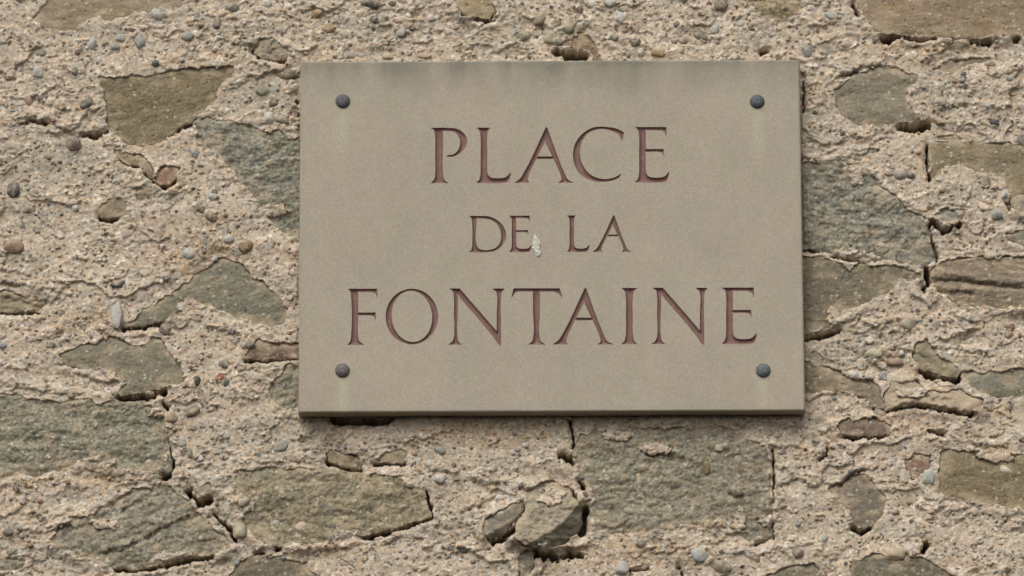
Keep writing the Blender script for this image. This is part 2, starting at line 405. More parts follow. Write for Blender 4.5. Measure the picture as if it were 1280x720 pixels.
def side_dist(X, Z, pts):
    """distance to a line traced left to right, and whether the point lies above it"""
    best = np.full(X.shape, 1e12); up = np.zeros(X.shape, bool)
    for (ax, az), (bx, bz) in zip(pts[:-1], pts[1:]):
        ex, ez = bx - ax, bz - az
        wx, wz = X - ax, Z - az
        t = np.clip((wx * ex + wz * ez) / (ex * ex + ez * ez + 1e-12), 0, 1)
        d = np.sqrt((wx - ex * t) ** 2 + (wz - ez * t) ** 2)
        near = d < best - 1e-9
        best = np.where(near, d, best)
        up = np.where(near, ex * wz - ez * wx > 0, up)
    return best, up

# broken edges that overhang a little (pixels, traced left to right; mm proud; how far the lip reaches up)
STEPS = [
 ([(118,692),(150,690),(186,672),(214,655),(252,642)], 5.0, 18), ([(150,640),(165,630),(188,622)], 4.0, 9), ([(60,668),(78,658),(95,661),(108,656)], 4.0, 9), ([(80,610),(108,612),(130,606)], 3.0, 8),
 ([(22,155),(60,152),(96,170),(131,165)], 5.0, 12), ([(30,427),(60,424),(82,412)], 3.5, 10), ([(320,580),(348,577),(378,575)], 2.5, 8), ([(965,560),(998,558),(1006,551)], 3.5, 9), ([(1024,575),(1031,568),(1034,558)], 4.5, 9),
 ([(1028,606),(1052,605),(1066,592),(1082,587),(1104,584)], 4.0, 10), ([(1042,98),(1064,93),(1080,84),(1108,80)], 4.0, 8), ([(1162,434),(1200,438),(1240,446)], 3.5, 9), ([(1240,98),(1262,92),(1286,86)], 4.0, 9), ([(1060,472),(1078,476),(1094,470)], 4.0, 9),
 ([(0,338),(22,341),(40,346)], 4.0, 7), ([(-10,352),(30,358),(60,363),(92,373)], 4.5, 8), ([(30,394),(46,402),(58,398)], 4.0, 7), ([(0,371),(24,374),(50,384)], 3.5, 7), ([(62,352),(84,358),(98,352)], 3.0, 7), ([(640,610),(664,614),(690,601)], 4.5, 10), ([(806,563),(820,571),(858,577)], 4.0, 9),
 ([(572,642),(598,631),(622,620)], 3.5, 9), ([(320,16),(345,20),(362,24)], 4.0, 8), ([(448,22),(480,13),(520,17)], 3.5, 8), ([(270,50),(296,56),(318,58)], 4.5, 9), ([(36,30),(22,34)], 1.0, 4), ([(588,655),(612,645),(628,652)], 2.5, 7), ([(860,690),(900,694),(936,690)], 2.5, 8),
 ([(1165,350),(1200,350),(1240,356),(1290,360)], 3.0, 10), ([(1172,366),(1216,367),(1240,372)], 2.5, 8), ([(1110,445),(1140,440),(1160,448)], 3.0, 8), ([(1188,395),(1214,404),(1240,402)], 3.5, 8), ([(1225,398),(1252,392),(1290,396)], 3.0, 7), ([(1108,514),(1130,508),(1150,507),(1185,513),(1222,519)], 7.0, 14), ([(1148,490),(1165,499),(1190,500)], 4.0, 8),
 ([(310,455),(330,470),(350,462)], 3.0, 8), ([(1150,645),(1175,640),(1215,635)], 3.0, 8), ([(1168,630),(1190,622),(1230,634)], 3.0, 8), ([(1000,500),(1014,502),(1020,495),(1060,492),(1084,500)], 3.5, 9), ([(970,690),(1000,684),(1030,676)], 2.5, 8), ([(560,682),(590,690),(620,684)], 3.0, 8), ([(400,690),(440,684),(480,672)], 2.5, 7),
 ([(1004,60),(1040,52),(1068,58)], 3.0, 8), ([(1098,120),(1100,121)], .1, 3), ([(1170,140),(1210,132),(1250,138)], 2.5, 8), ([(1110,420),(1132,412),(1146,402)], 3.0, 8), ([(1040,410),(1060,402),(1078,392)], 4.0, 8), ([(130,300),(160,306),(190,302)], 2.0, 9), ([(230,262),(250,270),(275,272)], 1.5, 8), ([(0,120),(30,126),(60,122)], 2.5, 9),
 ([(630,690),(655,680),(668,686)], 4.0, 8), ([(255,640),(270,652),(292,662)], 3.5, 8), ([(240,636),(254,634),(266,620)], 3.5, 7), ([(1210,556),(1240,560),(1262,556)], 3.5, 7), ([(1140,545),(1180,540),(1220,534)], 2.5, 7), ([(0,640),(30,644),(60,640)], 2.5, 9), ([(0,612),(20,606),(50,612)], 3.0, 9), ([(100,470),(130,480),(150,478)], 4.0, 9), ([(0,480),(24,486),(50,490),(100,494)], 4.0, 9), ([(740,600),(760,605),(790,602)], 2.0, 7), ([(735,655),(765,660),(800,656)], 2.5, 7), ([(765,615),(776,620),(790,612)], 2.0, 6),
]
steps_mm = [([wall_pt(x, y) for x, y in p], a, w) for p, a, w in STEPS]

def step_relief(X, Z):
    out = np.zeros(X.shape)
    for i, (pts, amp, w) in enumerate(steps_mm):
        a = np.array(pts)
        lo, hi = a.min(0) - 2.2 * w, a.max(0) + 2.2 * w
        k = np.nonzero((X > lo[0]) & (X < hi[0]) & (Z > lo[1]) & (Z < hi[1]))[0]
        if not len(k):
            continue
        x, z = X[k], Z[k]
        x2 = x + 3.0 * fbm(x / 9, z / 9, 800 + i, 4)
        z2 = z + 4.2 * fbm(x / 7, z / 7 + 30, 860 + i, 3)
        d, up = side_dist(x2, z2, pts)
        # fades out at both ends
        L0, L1 = np.array(pts[0]), np.array(pts[-1])
        tt = ((x - L0[0]) * (L1 - L0)[0] + (z - L0[1]) * (L1 - L0)[1]) / max(((L1 - L0) ** 2).sum(), 1e-6)
        fade = smooth(-.06, .12, tt) * smooth(1.06, .88, tt)
        v = np.where(up, amp * smooth(w * 1.5, 0, d) * (.35 + .65 * smooth(0, 3.2, d)), -.35 * amp * smooth(4.5, 0, d) * smooth(0, .5, d))
        out[k] += v * fade * (.7 + .5 * fbm(x / 12, z / 12, 920 + i, 2))
    return out


def stone_surface(s, X, Z, sd):
    """height in mm and colour of a stone's face"""
    sx, sz = X - s['c'][0], Z - s['c'][1]
    ca, sa = math.cos(s['ang']), math.sin(s['ang'])
    U, V = sx * ca + sz * sa, -sx * sa + sz * ca
    sd_seed = s['seed']
    h = s['proud'] + s['slope'][0] * sx + s['slope'][1] * sz
    col = np.repeat(s['col'][None, :] * np.array([.98, .97, .97]), X.size, 0)
    big = fbm(U / 60, V / 34, sd_seed + 2, 4)
    if s['style'] == 'rough':
        jx, jz = 2.2 * fbm(X / 9, Z / 9, sd_seed + 30, 2), 2.2 * fbm(X / 9 + 20, Z / 9, sd_seed + 31, 2)
        f1, f2, idm = worley((X + jx) / 9, (Z + jz) / 7.5, sd_seed + 3)
        g1, g2, idg = worley((X + .5 * jx) / 4.0, (Z + .5 * jz) / 3.5, sd_seed + 4)
        k1, k2, idk = worley(X / 2.3, Z / 2.1, sd_seed + 16)
        h = h + 5.0 * big + 2.4 * fbm(U / 15, V / 9, sd_seed + 9, 4) + 1.6 * (.5 - f1) * (rnd(idm, 1) > .5) + 1.5 * (.5 - g1) * (.3 + rnd(idg, 7)) + .6 * (.5 - k1)
        h = h - 2.2 * (rnd(idg, 4) > .84) * smooth(.45, .1, g1)
        pal = np.array([lin(c) for c in [(172,166,146),(112,112,102),(150,132,100),(198,192,176),(100,92,86),(142,138,116),(136,116,108),(146,152,148),(172,152,124),(88,92,84)]])
        m1, m2, idc = worley((X + 1.4 * jx) / 19, (Z + 1.4 * jz) / 15, sd_seed + 51)
        ck = (rnd(idc, 3) > .62) * smooth(.06, .12, m2 - m1) * smooth(.62, .42, m1)
        h = h + 1.6 * ck * (.6 - m1)
        cp = np.array([lin(c) for c in [(176,168,150),(150,132,108),(118,122,112),(168,150,124),(142,148,142),(110,100,92),(186,176,152),(130,118,88)]])
        t = (ck * (.25 + .5 * rnd(idc, 5)))[:, None]
        col = col * (1 - t) + (cp * .6 + .4 * s['col'])[(rnd(idc, 6) * 7.99).astype(int)] * t
        for q_, (c_, a_) in enumerate([((158,134,100), .5), ((178,156,130), .55), ((108,112,98), .55), ((140,148,140), .4)]):
            t = (smooth(.08, .5, fbm(X / 21, Z / 15, sd_seed + 60 + q_, 4)) * a_)[:, None]
            col = col * (1 - t) + lin(c_) * t
        lum = lambda c_: (c_ * np.array([.3, .6, .1])).sum(-1, keepdims=True)
        own = lambda c_: c_ * .45 + .55 * lum(c_) / lum(s['col']) * s['col']
        pal = own(pal)
        mixf = (.06 + .62 * (rnd(idm, 5) > .80))[:, None] * smooth(.56, .38, f1 * (1.3 - .5 * rnd(idm, 8)))[:, None]
        col = col * (1 - mixf) + pal[(rnd(idm, 2) * 9.99).astype(int)] * mixf
        mixg = (.30 + .50 * (rnd(idg, 6) > .76))[:, None] * smooth(.62, .36, g1)[:, None]
        col = col * (1 - mixg) + pal[(rnd(idg, 3) * 9.99).astype(int)] * mixg
        mixk = (.28 + .45 * (rnd(idk, 6) > .82))[:, None]
        col = col * (1 - mixk) + pal[(rnd(idk, 3) * 9.99).astype(int)] * mixk
        col = col * (1 + .16 * fbm(X / 30, Z / 22, sd_seed + 8, 4))[:, None]
    else:
        k1, k2, idk = worley(X / 2.5, Z / 2.1, sd_seed + 16)
        g1, g2, idg = worley(X / 6, Z / 5, sd_seed + 4)
        if s['style'] == 'smooth':
            h = h + 2.0 * big + 1.2 * fbm(U / 20, V / 9, sd_seed + 3, 4) + .5 * fbm(X / 3.4, Z / 2.8, sd_seed + 5, 3) + .30 * (.5 - k1)
            col = col * (1 + .10 * fbm(U / 26, V / 9, sd_seed + 6, 4) + .10 * fbm(X / 3.4, Z / 2.6, sd_seed + 7, 3))[:, None]
        else:
            U2, V2 = U + 5 * fbm(X / 40, Z / 30, sd_seed + 33, 2), V + 4 * fbm(X / 40, Z / 30, sd_seed + 34, 3)
            st = fbm(U2 / 34, V2 / 7.0, sd_seed + 3, 4)
            st2 = fbm(U2 / 14, V2 / 2.8, sd_seed + 4, 3)
            am = .35 + .65 * smooth(-.3, .4, fbm(X / 30, Z / 20, sd_seed + 35, 2))
            h = h + 2.4 * big + am * (.8 * st + .45 * st2) + .45 * fbm(X / 3.4, Z / 2.8, sd_seed + 5, 3) + .30 * (.5 - k1)
            if s['style'] == 'ledges':
                h = h + .9 * (.5 - g1) + 1.3 * st + .6 * fbm(X / 8, Z / 6, sd_seed + 21, 3)
            col = col * (1 + .08 * am * st + .06 * st2 + .09 * fbm(X / 3.4, Z / 2.6, sd_seed + 7, 3))[:, None]
        och = smooth(.0, .5, fbm(U / 38, V / 18, sd_seed + 41, 4))[:, None] * .5
        col = col * (1 - och) + col * np.array([1.10, .97, .78]) * och
        gry = smooth(.0, .5, fbm(U / 30, V / 22, sd_seed + 42, 4))[:, None] * .5
        col = col * (1 - gry) + col * np.array([.88, .94, 1.0]) * gry
        mixk = (.16 * rnd(idk, 2) + .34 * (rnd(idk, 6) > .92))[:, None]
        pal = np.array([lin(c) for c in [(176,166,140),(104,98,80),(150,140,112),(196,186,164),(92,86,74)]])
        col = col * (1 - mixk) + pal[(rnd(idk, 3) * 4.99).astype(int)] * mixk
        sp = ((rnd(idg, 3) > .94) & (g1 < .26))[:, None]
        col = np.where(sp, lin((190, 182, 160)), col)
        h = h - 1.6 * (rnd(idg, 9) > .93) * smooth(.35, .1, g1)
    h = h + step_relief(X, Z)
    # chipped, rounded rim
    h = h - .9 * np.exp(-np.maximum(sd, 0) / 1.5) - (1.4 + 2.4 * fbm(X / 26, Z / 26, sd_seed + 71, 2)) * np.exp(-np.maximum(sd, 0) / 8.0)
    # thin dusting of lime near the rim and in patches
    d = (smooth(11, 0, sd) * smooth(-.25, .4, fbm(X / 11, Z / 11, sd_seed + 14, 4)) * .65 + .38 * smooth(.12, .6, fbm(X / 24, Z / 17, sd_seed + 15, 4)) + .20 * smooth(.1, .5, fbm(X / 5, Z / 4, sd_seed + 19, 3)))
    d = d + .42 * smooth(34, 4, sd) * smooth(-.05, .45, fbm(X / 30, Z / 22, sd_seed + 73, 4))
    d = np.clip(d + s.get('dust', 0), 0, .85)[:, None]
    col = col * (1 - d) + lin((184, 166, 139)) * d
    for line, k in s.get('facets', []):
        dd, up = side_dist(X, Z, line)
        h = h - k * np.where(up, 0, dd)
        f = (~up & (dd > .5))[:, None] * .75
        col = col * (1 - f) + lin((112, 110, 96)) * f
    return h, col

# ------------------------------------------------------------------ mortar field
cleft_mm = [([wall_pt(x, y) for x, y in pts], w * .96) for pts, w in CLEFTS]
smear_mm = [(wall_pt(*c), r) for c, r in SMEARS if r[0] > 2]
# more of it, here and there along the rims of the larger stones
_r = random.Random(21)
for s in stones[:STONES_PX_N]:
    w_, h_ = s['hi'] - s['lo']
    if w_ < 70 or s['style'] != 'rough':
        continue
    for _ in range(int(1 + w_ / 90)):
        k = _r.randrange(len(s['poly']))
        a_, b_ = s['poly'][k], s['poly'][(k + 1) % len(s['poly'])]
        f = _r.random()
        rr = _r.uniform(5, 13) * min(1.5, h_ / 60)
        smear_mm.append(((a_[0] * (1 - f) + b_[0] * f, a_[1] * (1 - f) + b_[1] * f), (rr * _r.uniform(1.0, 2.0), rr)))

def cleft_depth(X, Z, cracks_only=False):
    d = np.zeros(X.shape)
    for i, (pts, w) in enumerate(cleft_mm):
        if cracks_only and w > 1.3:
            continue
        a = np.array(pts)
        lo, hi = a.min(0) - 14, a.max(0) + 14
        k = np.nonzero((X > lo[0]) & (X < hi[0]) & (Z > lo[1]) & (Z < hi[1]))[0]
        if not len(k):
            continue
        x, z = X[k], Z[k]
        x2 = x + 2.4 * fbm(x / 8, z / 8, 700 + i, 4)
        z2 = z + 2.4 * fbm(x / 6, z / 6 + 30, 730 + i, 3)
        ww = w * (.80 + 1.1 * fbm(x / 13, z / 13, 760 + i, 3))
        q_ = line_dist(x2, z2, pts)
        dd = 48 * smooth(1.3, .7, q_ / np.maximum(ww, .4)) * smooth(.12, .3, ww / w) + 5 * smooth(w + 5.5, .6 * w, q_)
        d[k] = np.maximum(d[k], dd * min(1, .45 + w / 4.5))
    return d

OCHRE = [((400,688),(60,9)), ((60,606),(70,9)), ((880,655),(26,14)), ((1250,570),(30,14)), ((120,600),(40,14)), ((20,378),(34,12)), ((250,320),(60,40)), ((440,686),(50,6)), ((680,712),(28,10)), ((600,545),(90,18)), ((1240,512),(60,10)), ((1170,60),(90,12)), ((215,235),(16,8)), ((1150,165),(26,8)), ((800,690),(90,22)), ((105,400),(60,16)), ((215,80),(20,12)), ((330,440),(40,14)), ((1130,530),(60,16))]
CRUMBLY = [((640,35),(300,30)), ((1040,60),(40,50)), ((1180,110),(90,30)), ((1130,440),(90,50)), ((45,360),(60,40)), ((60,460),(60,24)), ((40,640),(60,30)), ((270,610),(30,40)), ((330,60),(60,50)), ((1200,640),(50,16)), ((60,150),(60,30)), ((1230,420),(50,30)), ((680,690),(40,20))]
SANDY = [((290,260),(50,50)), ((150,320),(100,50)), ((290,440),(50,30)), ((270,540),(40,40)), ((560,550),(160,26)), ((590,610),(50,30)), ((480,700),(120,20)), ((1090,560),(60,30)), ((1010,640),(40,50)), ((1130,660),(50,30)), ((1230,680),(50,30)), ((1210,250),(40,30)), ((120,40),(80,30)), ((60,230),(60,30)), ((820,700),(70,20))]
GREY = [((600,45),(60,26)), ((300,40),(50,22)), ((60,200),(70,30)), ((30,270),(60,20)), ((1050,430),(60,30)), ((560,650),(60,24)), ((330,120),(40,30)), ((1180,110),(50,24)), ((45,700),(60,20)), ((255,600),(26,40)), ((1030,165),(30,30)), ((460,40),(60,26)), ((1190,250),(30,14)), ((340,540),(40,24))]
zones_mm = [[(wall_pt(*c), r) for c, r in lst] for lst in (OCHRE, GREY, CRUMBLY, SANDY)]

def zone(X, Z, lst, seed):
    m_ = np.zeros(X.shape)
    for c, r in lst:
        k = np.nonzero((np.abs(X - c[0]) < r[0] * 1.9) & (np.abs(Z - c[1]) < r[1] * 1.9))[0]
        x, z = X[k], Z[k]
        q = np.sqrt(((x - c[0]) / r[0]) ** 2 + ((z - c[1]) / r[1]) ** 2) + .6 * fbm(x / 22, z / 16, seed, 4)
        m_[k] = np.maximum(m_[k], smooth(1.25, .35, q))
    return m_

def mortar_field(X, Z):
    wx = 3.4 * fbm(X / 18, Z / 18, 1, 3)
    wz = 3.4 * fbm(X / 18, Z / 18 + 50, 2, 3)
    rough = np.clip(smooth(-.30, .40, fbm(X / 95, Z / 75, 3, 4)) * .8 + .55 * zone(X, Z, zones_mm[2], 63) - .85 * zone(X, Z, zones_mm[3], 64), 0, 1)
    h = 4.5 * fbm(X / 130, Z / 95, 4, 3) + 5.0 * fbm(X / 40, Z / 28, 5, 4) * (.4 + .65 * rough)
    f1, f2, id1 = worley((X + wx) / 17, (Z + wz) / 13, 6)
    h = h + 3.4 * (.55 - f1) * rough * (rnd(id1, 1) > .35)
    g1, g2, id2 = worley((X + .8 * wx) / 6.2, (Z + .8 * wz) / 5.2, 7)
    h = h + 2.2 * (.5 - g1) * rnd(id2, 1) ** 1.6 * (.20 + .85 * rough)
    k1, k2, id3 = worley(X / 2.7, Z / 2.5, 8)
    h = h + .60 * (.5 - k1) + (.5 + .8 * rough) * fbm(X / 6.5, Z / 5.2, 9, 3)
    # crumbled ledges
    ph = -Z / 24.0 + 1.7 * fbm(X / 60, Z / 42, 10, 4) + .25 * fbm(X / 9, Z / 9, 11, 2)
    fr = ph - np.floor(ph)
    lm = smooth(.05, .5, fbm(X / 48, Z / 30, 12, 3))
    h = h + lm * (.2 + .9 * rough) * 2.6 * (smooth(0, .9, fr) * (1 - smooth(.93, 1.0, fr)) - .4)
    # broken skins of render, one coat over another, each with its own ragged edge
    for k_, (sx, sz, thr, amp) in enumerate([(95, 66, .08, 3.2), (55, 40, .20, 2.4), (34, 26, .26, 1.8)]):
        e = fbm((X + wx) / sx, (Z + wz) / sz, 140 + k_, 5, .45) - thr - .12 * (1 - rough)
        inn = smooth(-.02, .05, e)
        h = h * (1 - .25 * inn) + amp * inn * (.75 + .6 * smooth(.2, .0, e))
    h = h + step_relief(X, Z)
    # pits and missing grains
    p1, p2, id4 = worley(X / 11, Z / 10, 13)
    pit = (rnd(id4, 2) > .80) * smooth(.10 + .15 * rnd(id4, 3), .03, p1)
    h = h - 5.5 * pit * (.4 + rnd(id4, 5))
    q1, q2, id5 = worley(X / 4.2, Z / 4.0, 14)
    h = h - 2.2 * ((rnd(id5, 2) > .93) * smooth(.42, .15, q1))
    # short cracks
    cr = np.abs(fbm(X / 42, Z / 30, 15, 4))
    h = h - 4.0 * smooth(.014, .004, cr) * smooth(.1, .4, fbm(X / 70, Z / 70, 16, 2))
    # colour: sandy lime, with greyer, pinker and ochre areas and coloured grains
    col = np.repeat(lin((206, 188, 163))[None, :], X.size, 0)
    t = smooth(-.15, .5, fbm(X / 75, Z / 55, 20, 4))[:, None]
    col = col * (1 - .6 * t) + lin((196, 183, 160)) * (.6 * t)
    t = np.clip(smooth(.05, .55, fbm(X / 60, Z / 34, 21, 4)) * .45 + .75 * zone(X, Z, zones_mm[0], 61), 0, .8)[:, None]
    col = col * (1 - t) + lin((192, 162, 124)) * t
    t = np.clip(smooth(.10, .5, fbm(X / 30, Z / 22, 26, 4)) * .35 + .6 * zone(X, Z, zones_mm[1], 62), 0, .75)[:, None]
    col = col * (1 - t) + lin((160, 154, 134)) * t
    t = (smooth(-.05, .5, fbm((X + 2 * wx) / 24, (Z + 2 * wz) / 15, 28, 5)) * (.30 + .25 * rough))[:, None]
    col = col * (1 - t) + lin((158, 147, 124)) * t
    t = (smooth(.15, .55, fbm((X + 2 * wx) / 17, (Z + 2 * wz) / 12, 29, 4)) * .40)[:, None]
    col = col * (1 - t) + lin((132, 128, 110)) * t
    col = col * (1 + .15 * fbm(X / 14, Z / 10, 27, 4))[:, None]
    pal = np.array([lin(c) for c in [(216,201,174),(196,174,144),(168,160,146),(204,184,156),(140,134,122),(182,148,114),(232,226,212),(176,168,154),(150,130,110),(152,156,152),(120,112,102)]])
    a = (.25 + .55 * (rnd(id2, 5) > .85))[:, None] * smooth(.62, .3, g1)[:, None]
    col = col * (1 - a) + pal[(rnd(id2, 6) * 10.99).astype(int)] * a
    a = (.27 + .42 * (rnd(id3, 5) > .84))[:, None]
    pal = np.array([lin(c) for c in [(228,214,194),(152,140,126),(216,194,170),(182,170,160),(238,232,220),(122,112,104),(204,166,132),(196,182,164),(164,146,128),(176,178,174),(210,196,176)]])
    col = col * (1 - a) + pal[(rnd(id3, 6) * 10.99).astype(int)] * a
    return h, col

def sink_under_stones(X, Z, h):
    """mortar laps raggedly over each stone's rim and then drops away behind it"""
    cover = np.zeros(X.shape)
    for s in stones:
        lo, hi = s['lo'] - 22, s['hi'] + 22
        k = np.nonzero((X > lo[0]) & (X < hi[0]) & (Z > lo[1]) & (Z < hi[1]))[0]
        if not len(k):
            continue
        x, z = X[k], Z[k]
        sd = stone_sd(s, x, z)
        sh, _ = stone_surface(s, x, z, np.full(x.shape, 99.0))
        lip = .5 + 2.2 * fbm(x / 24, z / 20, s['seed'] + 45, 3)
        near = smooth(-15, -1, sd)
        h[k] = h[k] * (1 - near) + (sh + .38 * h[k] + lip) * near
        edge = sd - s['lap'] - 1.7 - 5.0 * fbm(x / 17, z / 17, s['seed'] + 40, 4)
        cover[k] = np.maximum(cover[k], smooth(-.6, 3.4, edge))
    keep = np.zeros(X.shape)
    for (c, r) in smear_mm:
        k = np.nonzero((np.abs(X - c[0]) < r[0] * 1.8) & (np.abs(Z - c[1]) < r[1] * 1.8))[0]
        x, z = X[k], Z[k]
        q = np.sqrt(((x - c[0]) / r[0]) ** 2 + ((z - c[1]) / r[1]) ** 2) + .55 * fbm(x / 13, z / 13, 55, 4) + .2 * fbm(x / 4, z / 4, 56, 2)
        keep[k] = np.maximum(keep[k], smooth(1.05, .8, q))
    cover2 = cover * (1 - keep)
    out = h * (1 - cover2) - 26 * cover2
    out = out + 1.5 * keep * (cover > .05)
    return out, cover2

# ------------------------------------------------------------------ the wall
wall = bpy.data.objects.new('rubble_wall', None)
coll.objects.link(wall)
x_lo, z_lo = wall_pt(-680, 1200)
x_hi, z_hi = wall_pt(1960, -480)
WALL_O = Vector((0, 0, PLAQUE_C.z + z_lo / 1000))
wall.location = WALL_O
wall['label'] = 'weathered rubble stone wall with pebbly sand coloured lime mortar behind the plaque'
wall['category'] = 'wall'
wall['kind'] = 'thing'

def to_wall(X, Z, h):
    """mm on the wall and mm proud -> metres in the wall's own frame"""
    return np.stack([X / 1000, -h / 1000, (Z - z_lo) / 1000], 1)

fx0, fz1 = wall_pt(-28, -24)
fx1, fz0 = wall_pt(1308, 744)
def axis(lo, a, b, hi, step):
    mid = np.arange(a, b, step)
    l, r = [], []
    p, d = a, step
    while p > lo:
        d = min(d * 1.06, 6.0); p -= d; l.append(p)
    p, d = mid[-1], step
    while p < hi:
        d = min(d * 1.06, 6.0); p += d; r.append(p)
    return np.concatenate([np.array(l[::-1]), mid, np.array(r)])
STEP = 1.12
gx = axis(x_lo, fx0, fx1, x_hi, STEP)
gz = axis(z_lo, fz0, fz1, z_hi, STEP)
GX, GZ = np.meshgrid(gx, gz)
shape = GX.shape
X, Z = GX.ravel(), GZ.ravel()
mh, mcol = mortar_field(X, Z)
PL_W, PL_H = 600.0, 431.0             # plaque size, mm
mh_raw = mh.copy()
mh = np.minimum(mh, 30 - 30 * 0)
mh, mcover = sink_under_stones(X, Z, mh)
cd = cleft_depth(X, Z)
mh = mh - cd
t_ = smooth(1.5, 5, cd)[:, None]
mcol = mcol * (1 - t_) + mcol.mean(0) * t_
# the plaque is bedded flat against the wall: nothing pushes through it
inpl = (np.abs(X) < PL_W / 2 + 3) & (np.abs(Z) < PL_H / 2 + 3)
mh = np.where(inpl, np.minimum(mh, 1.0), mh)
co = to_wall(X, Z, mh)
# jitter sideways a little so that the grid never shows
co[:, 0] += .00028 * (rnd(hash2(np.arange(X.size), np.arange(X.size) * 0, 5), 1) - .5)
co[:, 2] += .00028 * (rnd(hash2(np.arange(X.size), np.arange(X.size) * 0, 6), 1) - .5)
nz_, nx_ = shape
idx = np.arange(X.size).reshape(shape)
q = np.stack([idx[:-1, :-1].ravel(), idx[:-1, 1:].ravel(), idx[1:, 1:].ravel(), idx[1:, :-1].ravel()], 1)
deep_pl = (np.abs(X) < PL_W / 2 - 25) & (np.abs(Z) < PL_H / 2 - 25)
drop = deep_pl | (mcover > .995)
q = q[~(drop[q].all(1))]
used = np.zeros(X.size, bool); used[q.ravel()] = True
# sides and back, so that the wall has its thickness
ring = np.concatenate([idx[0, :], idx[1:, -1], idx[-1, -2::-1], idx[-2:0:-1, 0]])
back = co[ring].copy(); back[:, 1] = 0.40
nb = len(co)
co = np.concatenate([co, back])
mcol_all = np.concatenate([mcol, mcol[ring]])
n = len(ring); i0 = np.arange(n); i1 = (i0 + 1) % n
side = np.stack([ring[i0], nb + i0, nb + i1, ring[i1]], 1)
corners = [nb, nb + nx_ - 1, nb + nx_ + nz_ - 2, nb + 2 * nx_ + nz_ - 3]
side = np.concatenate([side, np.array([[corners[0], corners[3], corners[2], corners[1]]])])
used = np.concatenate([used, np.ones(n, bool)])
q = np.concatenate([q, side])
used[q.ravel()] = True
remap = np.cumsum(used) - 1
me = make_mesh('mortar', co[used], quads=remap[q], col=mcol_all[used])
part('mortar', me, M_mortar, wall)

def surf_h(x, z):
    """mortar height at points, from the grid"""
    i = np.clip(np.searchsorted(gx, x), 0, nx_ - 1)
    j = np.clip(np.searchsorted(gz, z), 0, nz_ - 1)
    k = j * nx_ + i
    return mh[k], mcover[k], cd[k]

# each stone its own mesh: chipped face, rim and the sides that go back into the wall
for s in stones:
    st = 1.3 if s['inframe'] else 4.0
    ax = np.arange(s['lo'][0] - 8, s['hi'][0] + 8, st)
    az = np.arange(s['lo'][1] - 8, s['hi'][1] + 8, st)
    AX, AZ = np.meshgrid(ax, az)
    x, z = AX.ravel(), AZ.ravel()
    sd = stone_sd(s, x, z)
    S = sd.reshape(AX.shape)
    gzz, gxx = np.gradient(S, st)
    gl = np.sqrt(gxx ** 2 + gzz ** 2).ravel() + 1e-6
    out = (sd < 0) & (sd > -st * 1.5)
    x = np.where(out, x - sd * gxx.ravel() / gl, x)
    z = np.where(out, z - sd * gzz.ravel() / gl, z)
    ok = sd > -st * 1.1
    ii = np.arange(x.size).reshape(AX.shape)
    qq = np.stack([ii[:-1, :-1].ravel(), ii[:-1, 1:].ravel(), ii[1:, 1:].ravel(), ii[1:, :-1].ravel()], 1)
    qq = qq[ok[qq].all(1)]
    u = np.unique(qq)
    rm = np.full(x.size, -1); rm[u] = np.arange(len(u))
    x, z, sdu = x[u], z[u], np.maximum(sd[u], 0)
    qq = rm[qq]
    h, col = stone_surface(s, x, z, sdu)
    cdep = cleft_depth(x, z, True)
    h = h - np.minimum(cdep, 6) * .8
    inp = (np.abs(x) < PL_W / 2 + 2) & (np.abs(z) < PL_H / 2 + 2)
    h = np.where(inp, np.minimum(h, 1.5), h)
    P = to_wall(x, z, h)
    # boundary edges go straight back
    e = np.concatenate([qq[:, [0, 1]], qq[:, [1, 2]], qq[:, [2, 3]], qq[:, [3, 0]]])
    key = np.sort(e, 1)
    kk = key[:, 0].astype(np.int64) * 10 ** 7 + key[:, 1]
    un, first, cnt = np.unique(kk, return_index=True, return_counts=True)
    be = e[first[cnt == 1]]
    bv = np.unique(be)
    bm = np.full(len(P), -1); bm[bv] = len(P) + np.arange(len(bv))
    B = P[bv].copy(); B[:, 1] = 0.06
    sides = np.stack([be[:, 1], be[:, 0], bm[be[:, 0]], bm[be[:, 1]]], 1)
    allp = np.concatenate([P, B])
    allc = np.concatenate([col, col[bv]])
    o3 = np.array([s['c'][0] / 1000, 0, (s['c'][1] - z_lo) / 1000])
    me = make_mesh('stone', allp - o3, quads=np.concatenate([qq, sides]), col=allc)
    part('stone', me, M_rock, wall, tuple(o3))

# ------------------------------------------------------------------ pebbles set in the mortar
import bmesh
def pebble_mesh(k, sub=3, angular=0.0):
    bm = bmesh.new()
    bmesh.ops.create_icosphere(bm, subdivisions=sub, radius=1.0)
    r = random.Random(k)
    ax = [(Vector((r.gauss(0, 1), r.gauss(0, 1), r.gauss(0, 1))).normalized(), r.uniform(.72, .93)) for _ in range(7 if angular else 4)]
    ph = [r.uniform(0, 6) for _ in range(6)]
    for v in bm.verts:
        c = v.co.copy()
        f = 1 + .07 * math.sin(2.1 * c.x + ph[0]) + .07 * math.sin(2.3 * c.z + ph[1]) + .05 * math.sin(3.1 * c.y + 2 * c.x + ph[2]) + .03 * math.sin(5 * c.x + 4 * c.z + ph[3])
        c *= f * (1 + .10 * math.sin(4.3 * c.x + ph[4]) * math.sin(3.7 * c.z + ph[5]))
        for d, lim in ax:
            t = c.dot(d)
            if t > lim:
                c -= d * (t - lim) * (.95 if angular else .7)
        v.co = c
    me = bpy.data.meshes.new('pebble')
    bm.to_mesh(me); bm.free()
    for p in me.polygons:
        p.use_smooth = True
    me.materials.append(M_pebble)
    return me
PEB = [pebble_mesh(k, 3, k % 2 == 1) for k in range(14)]

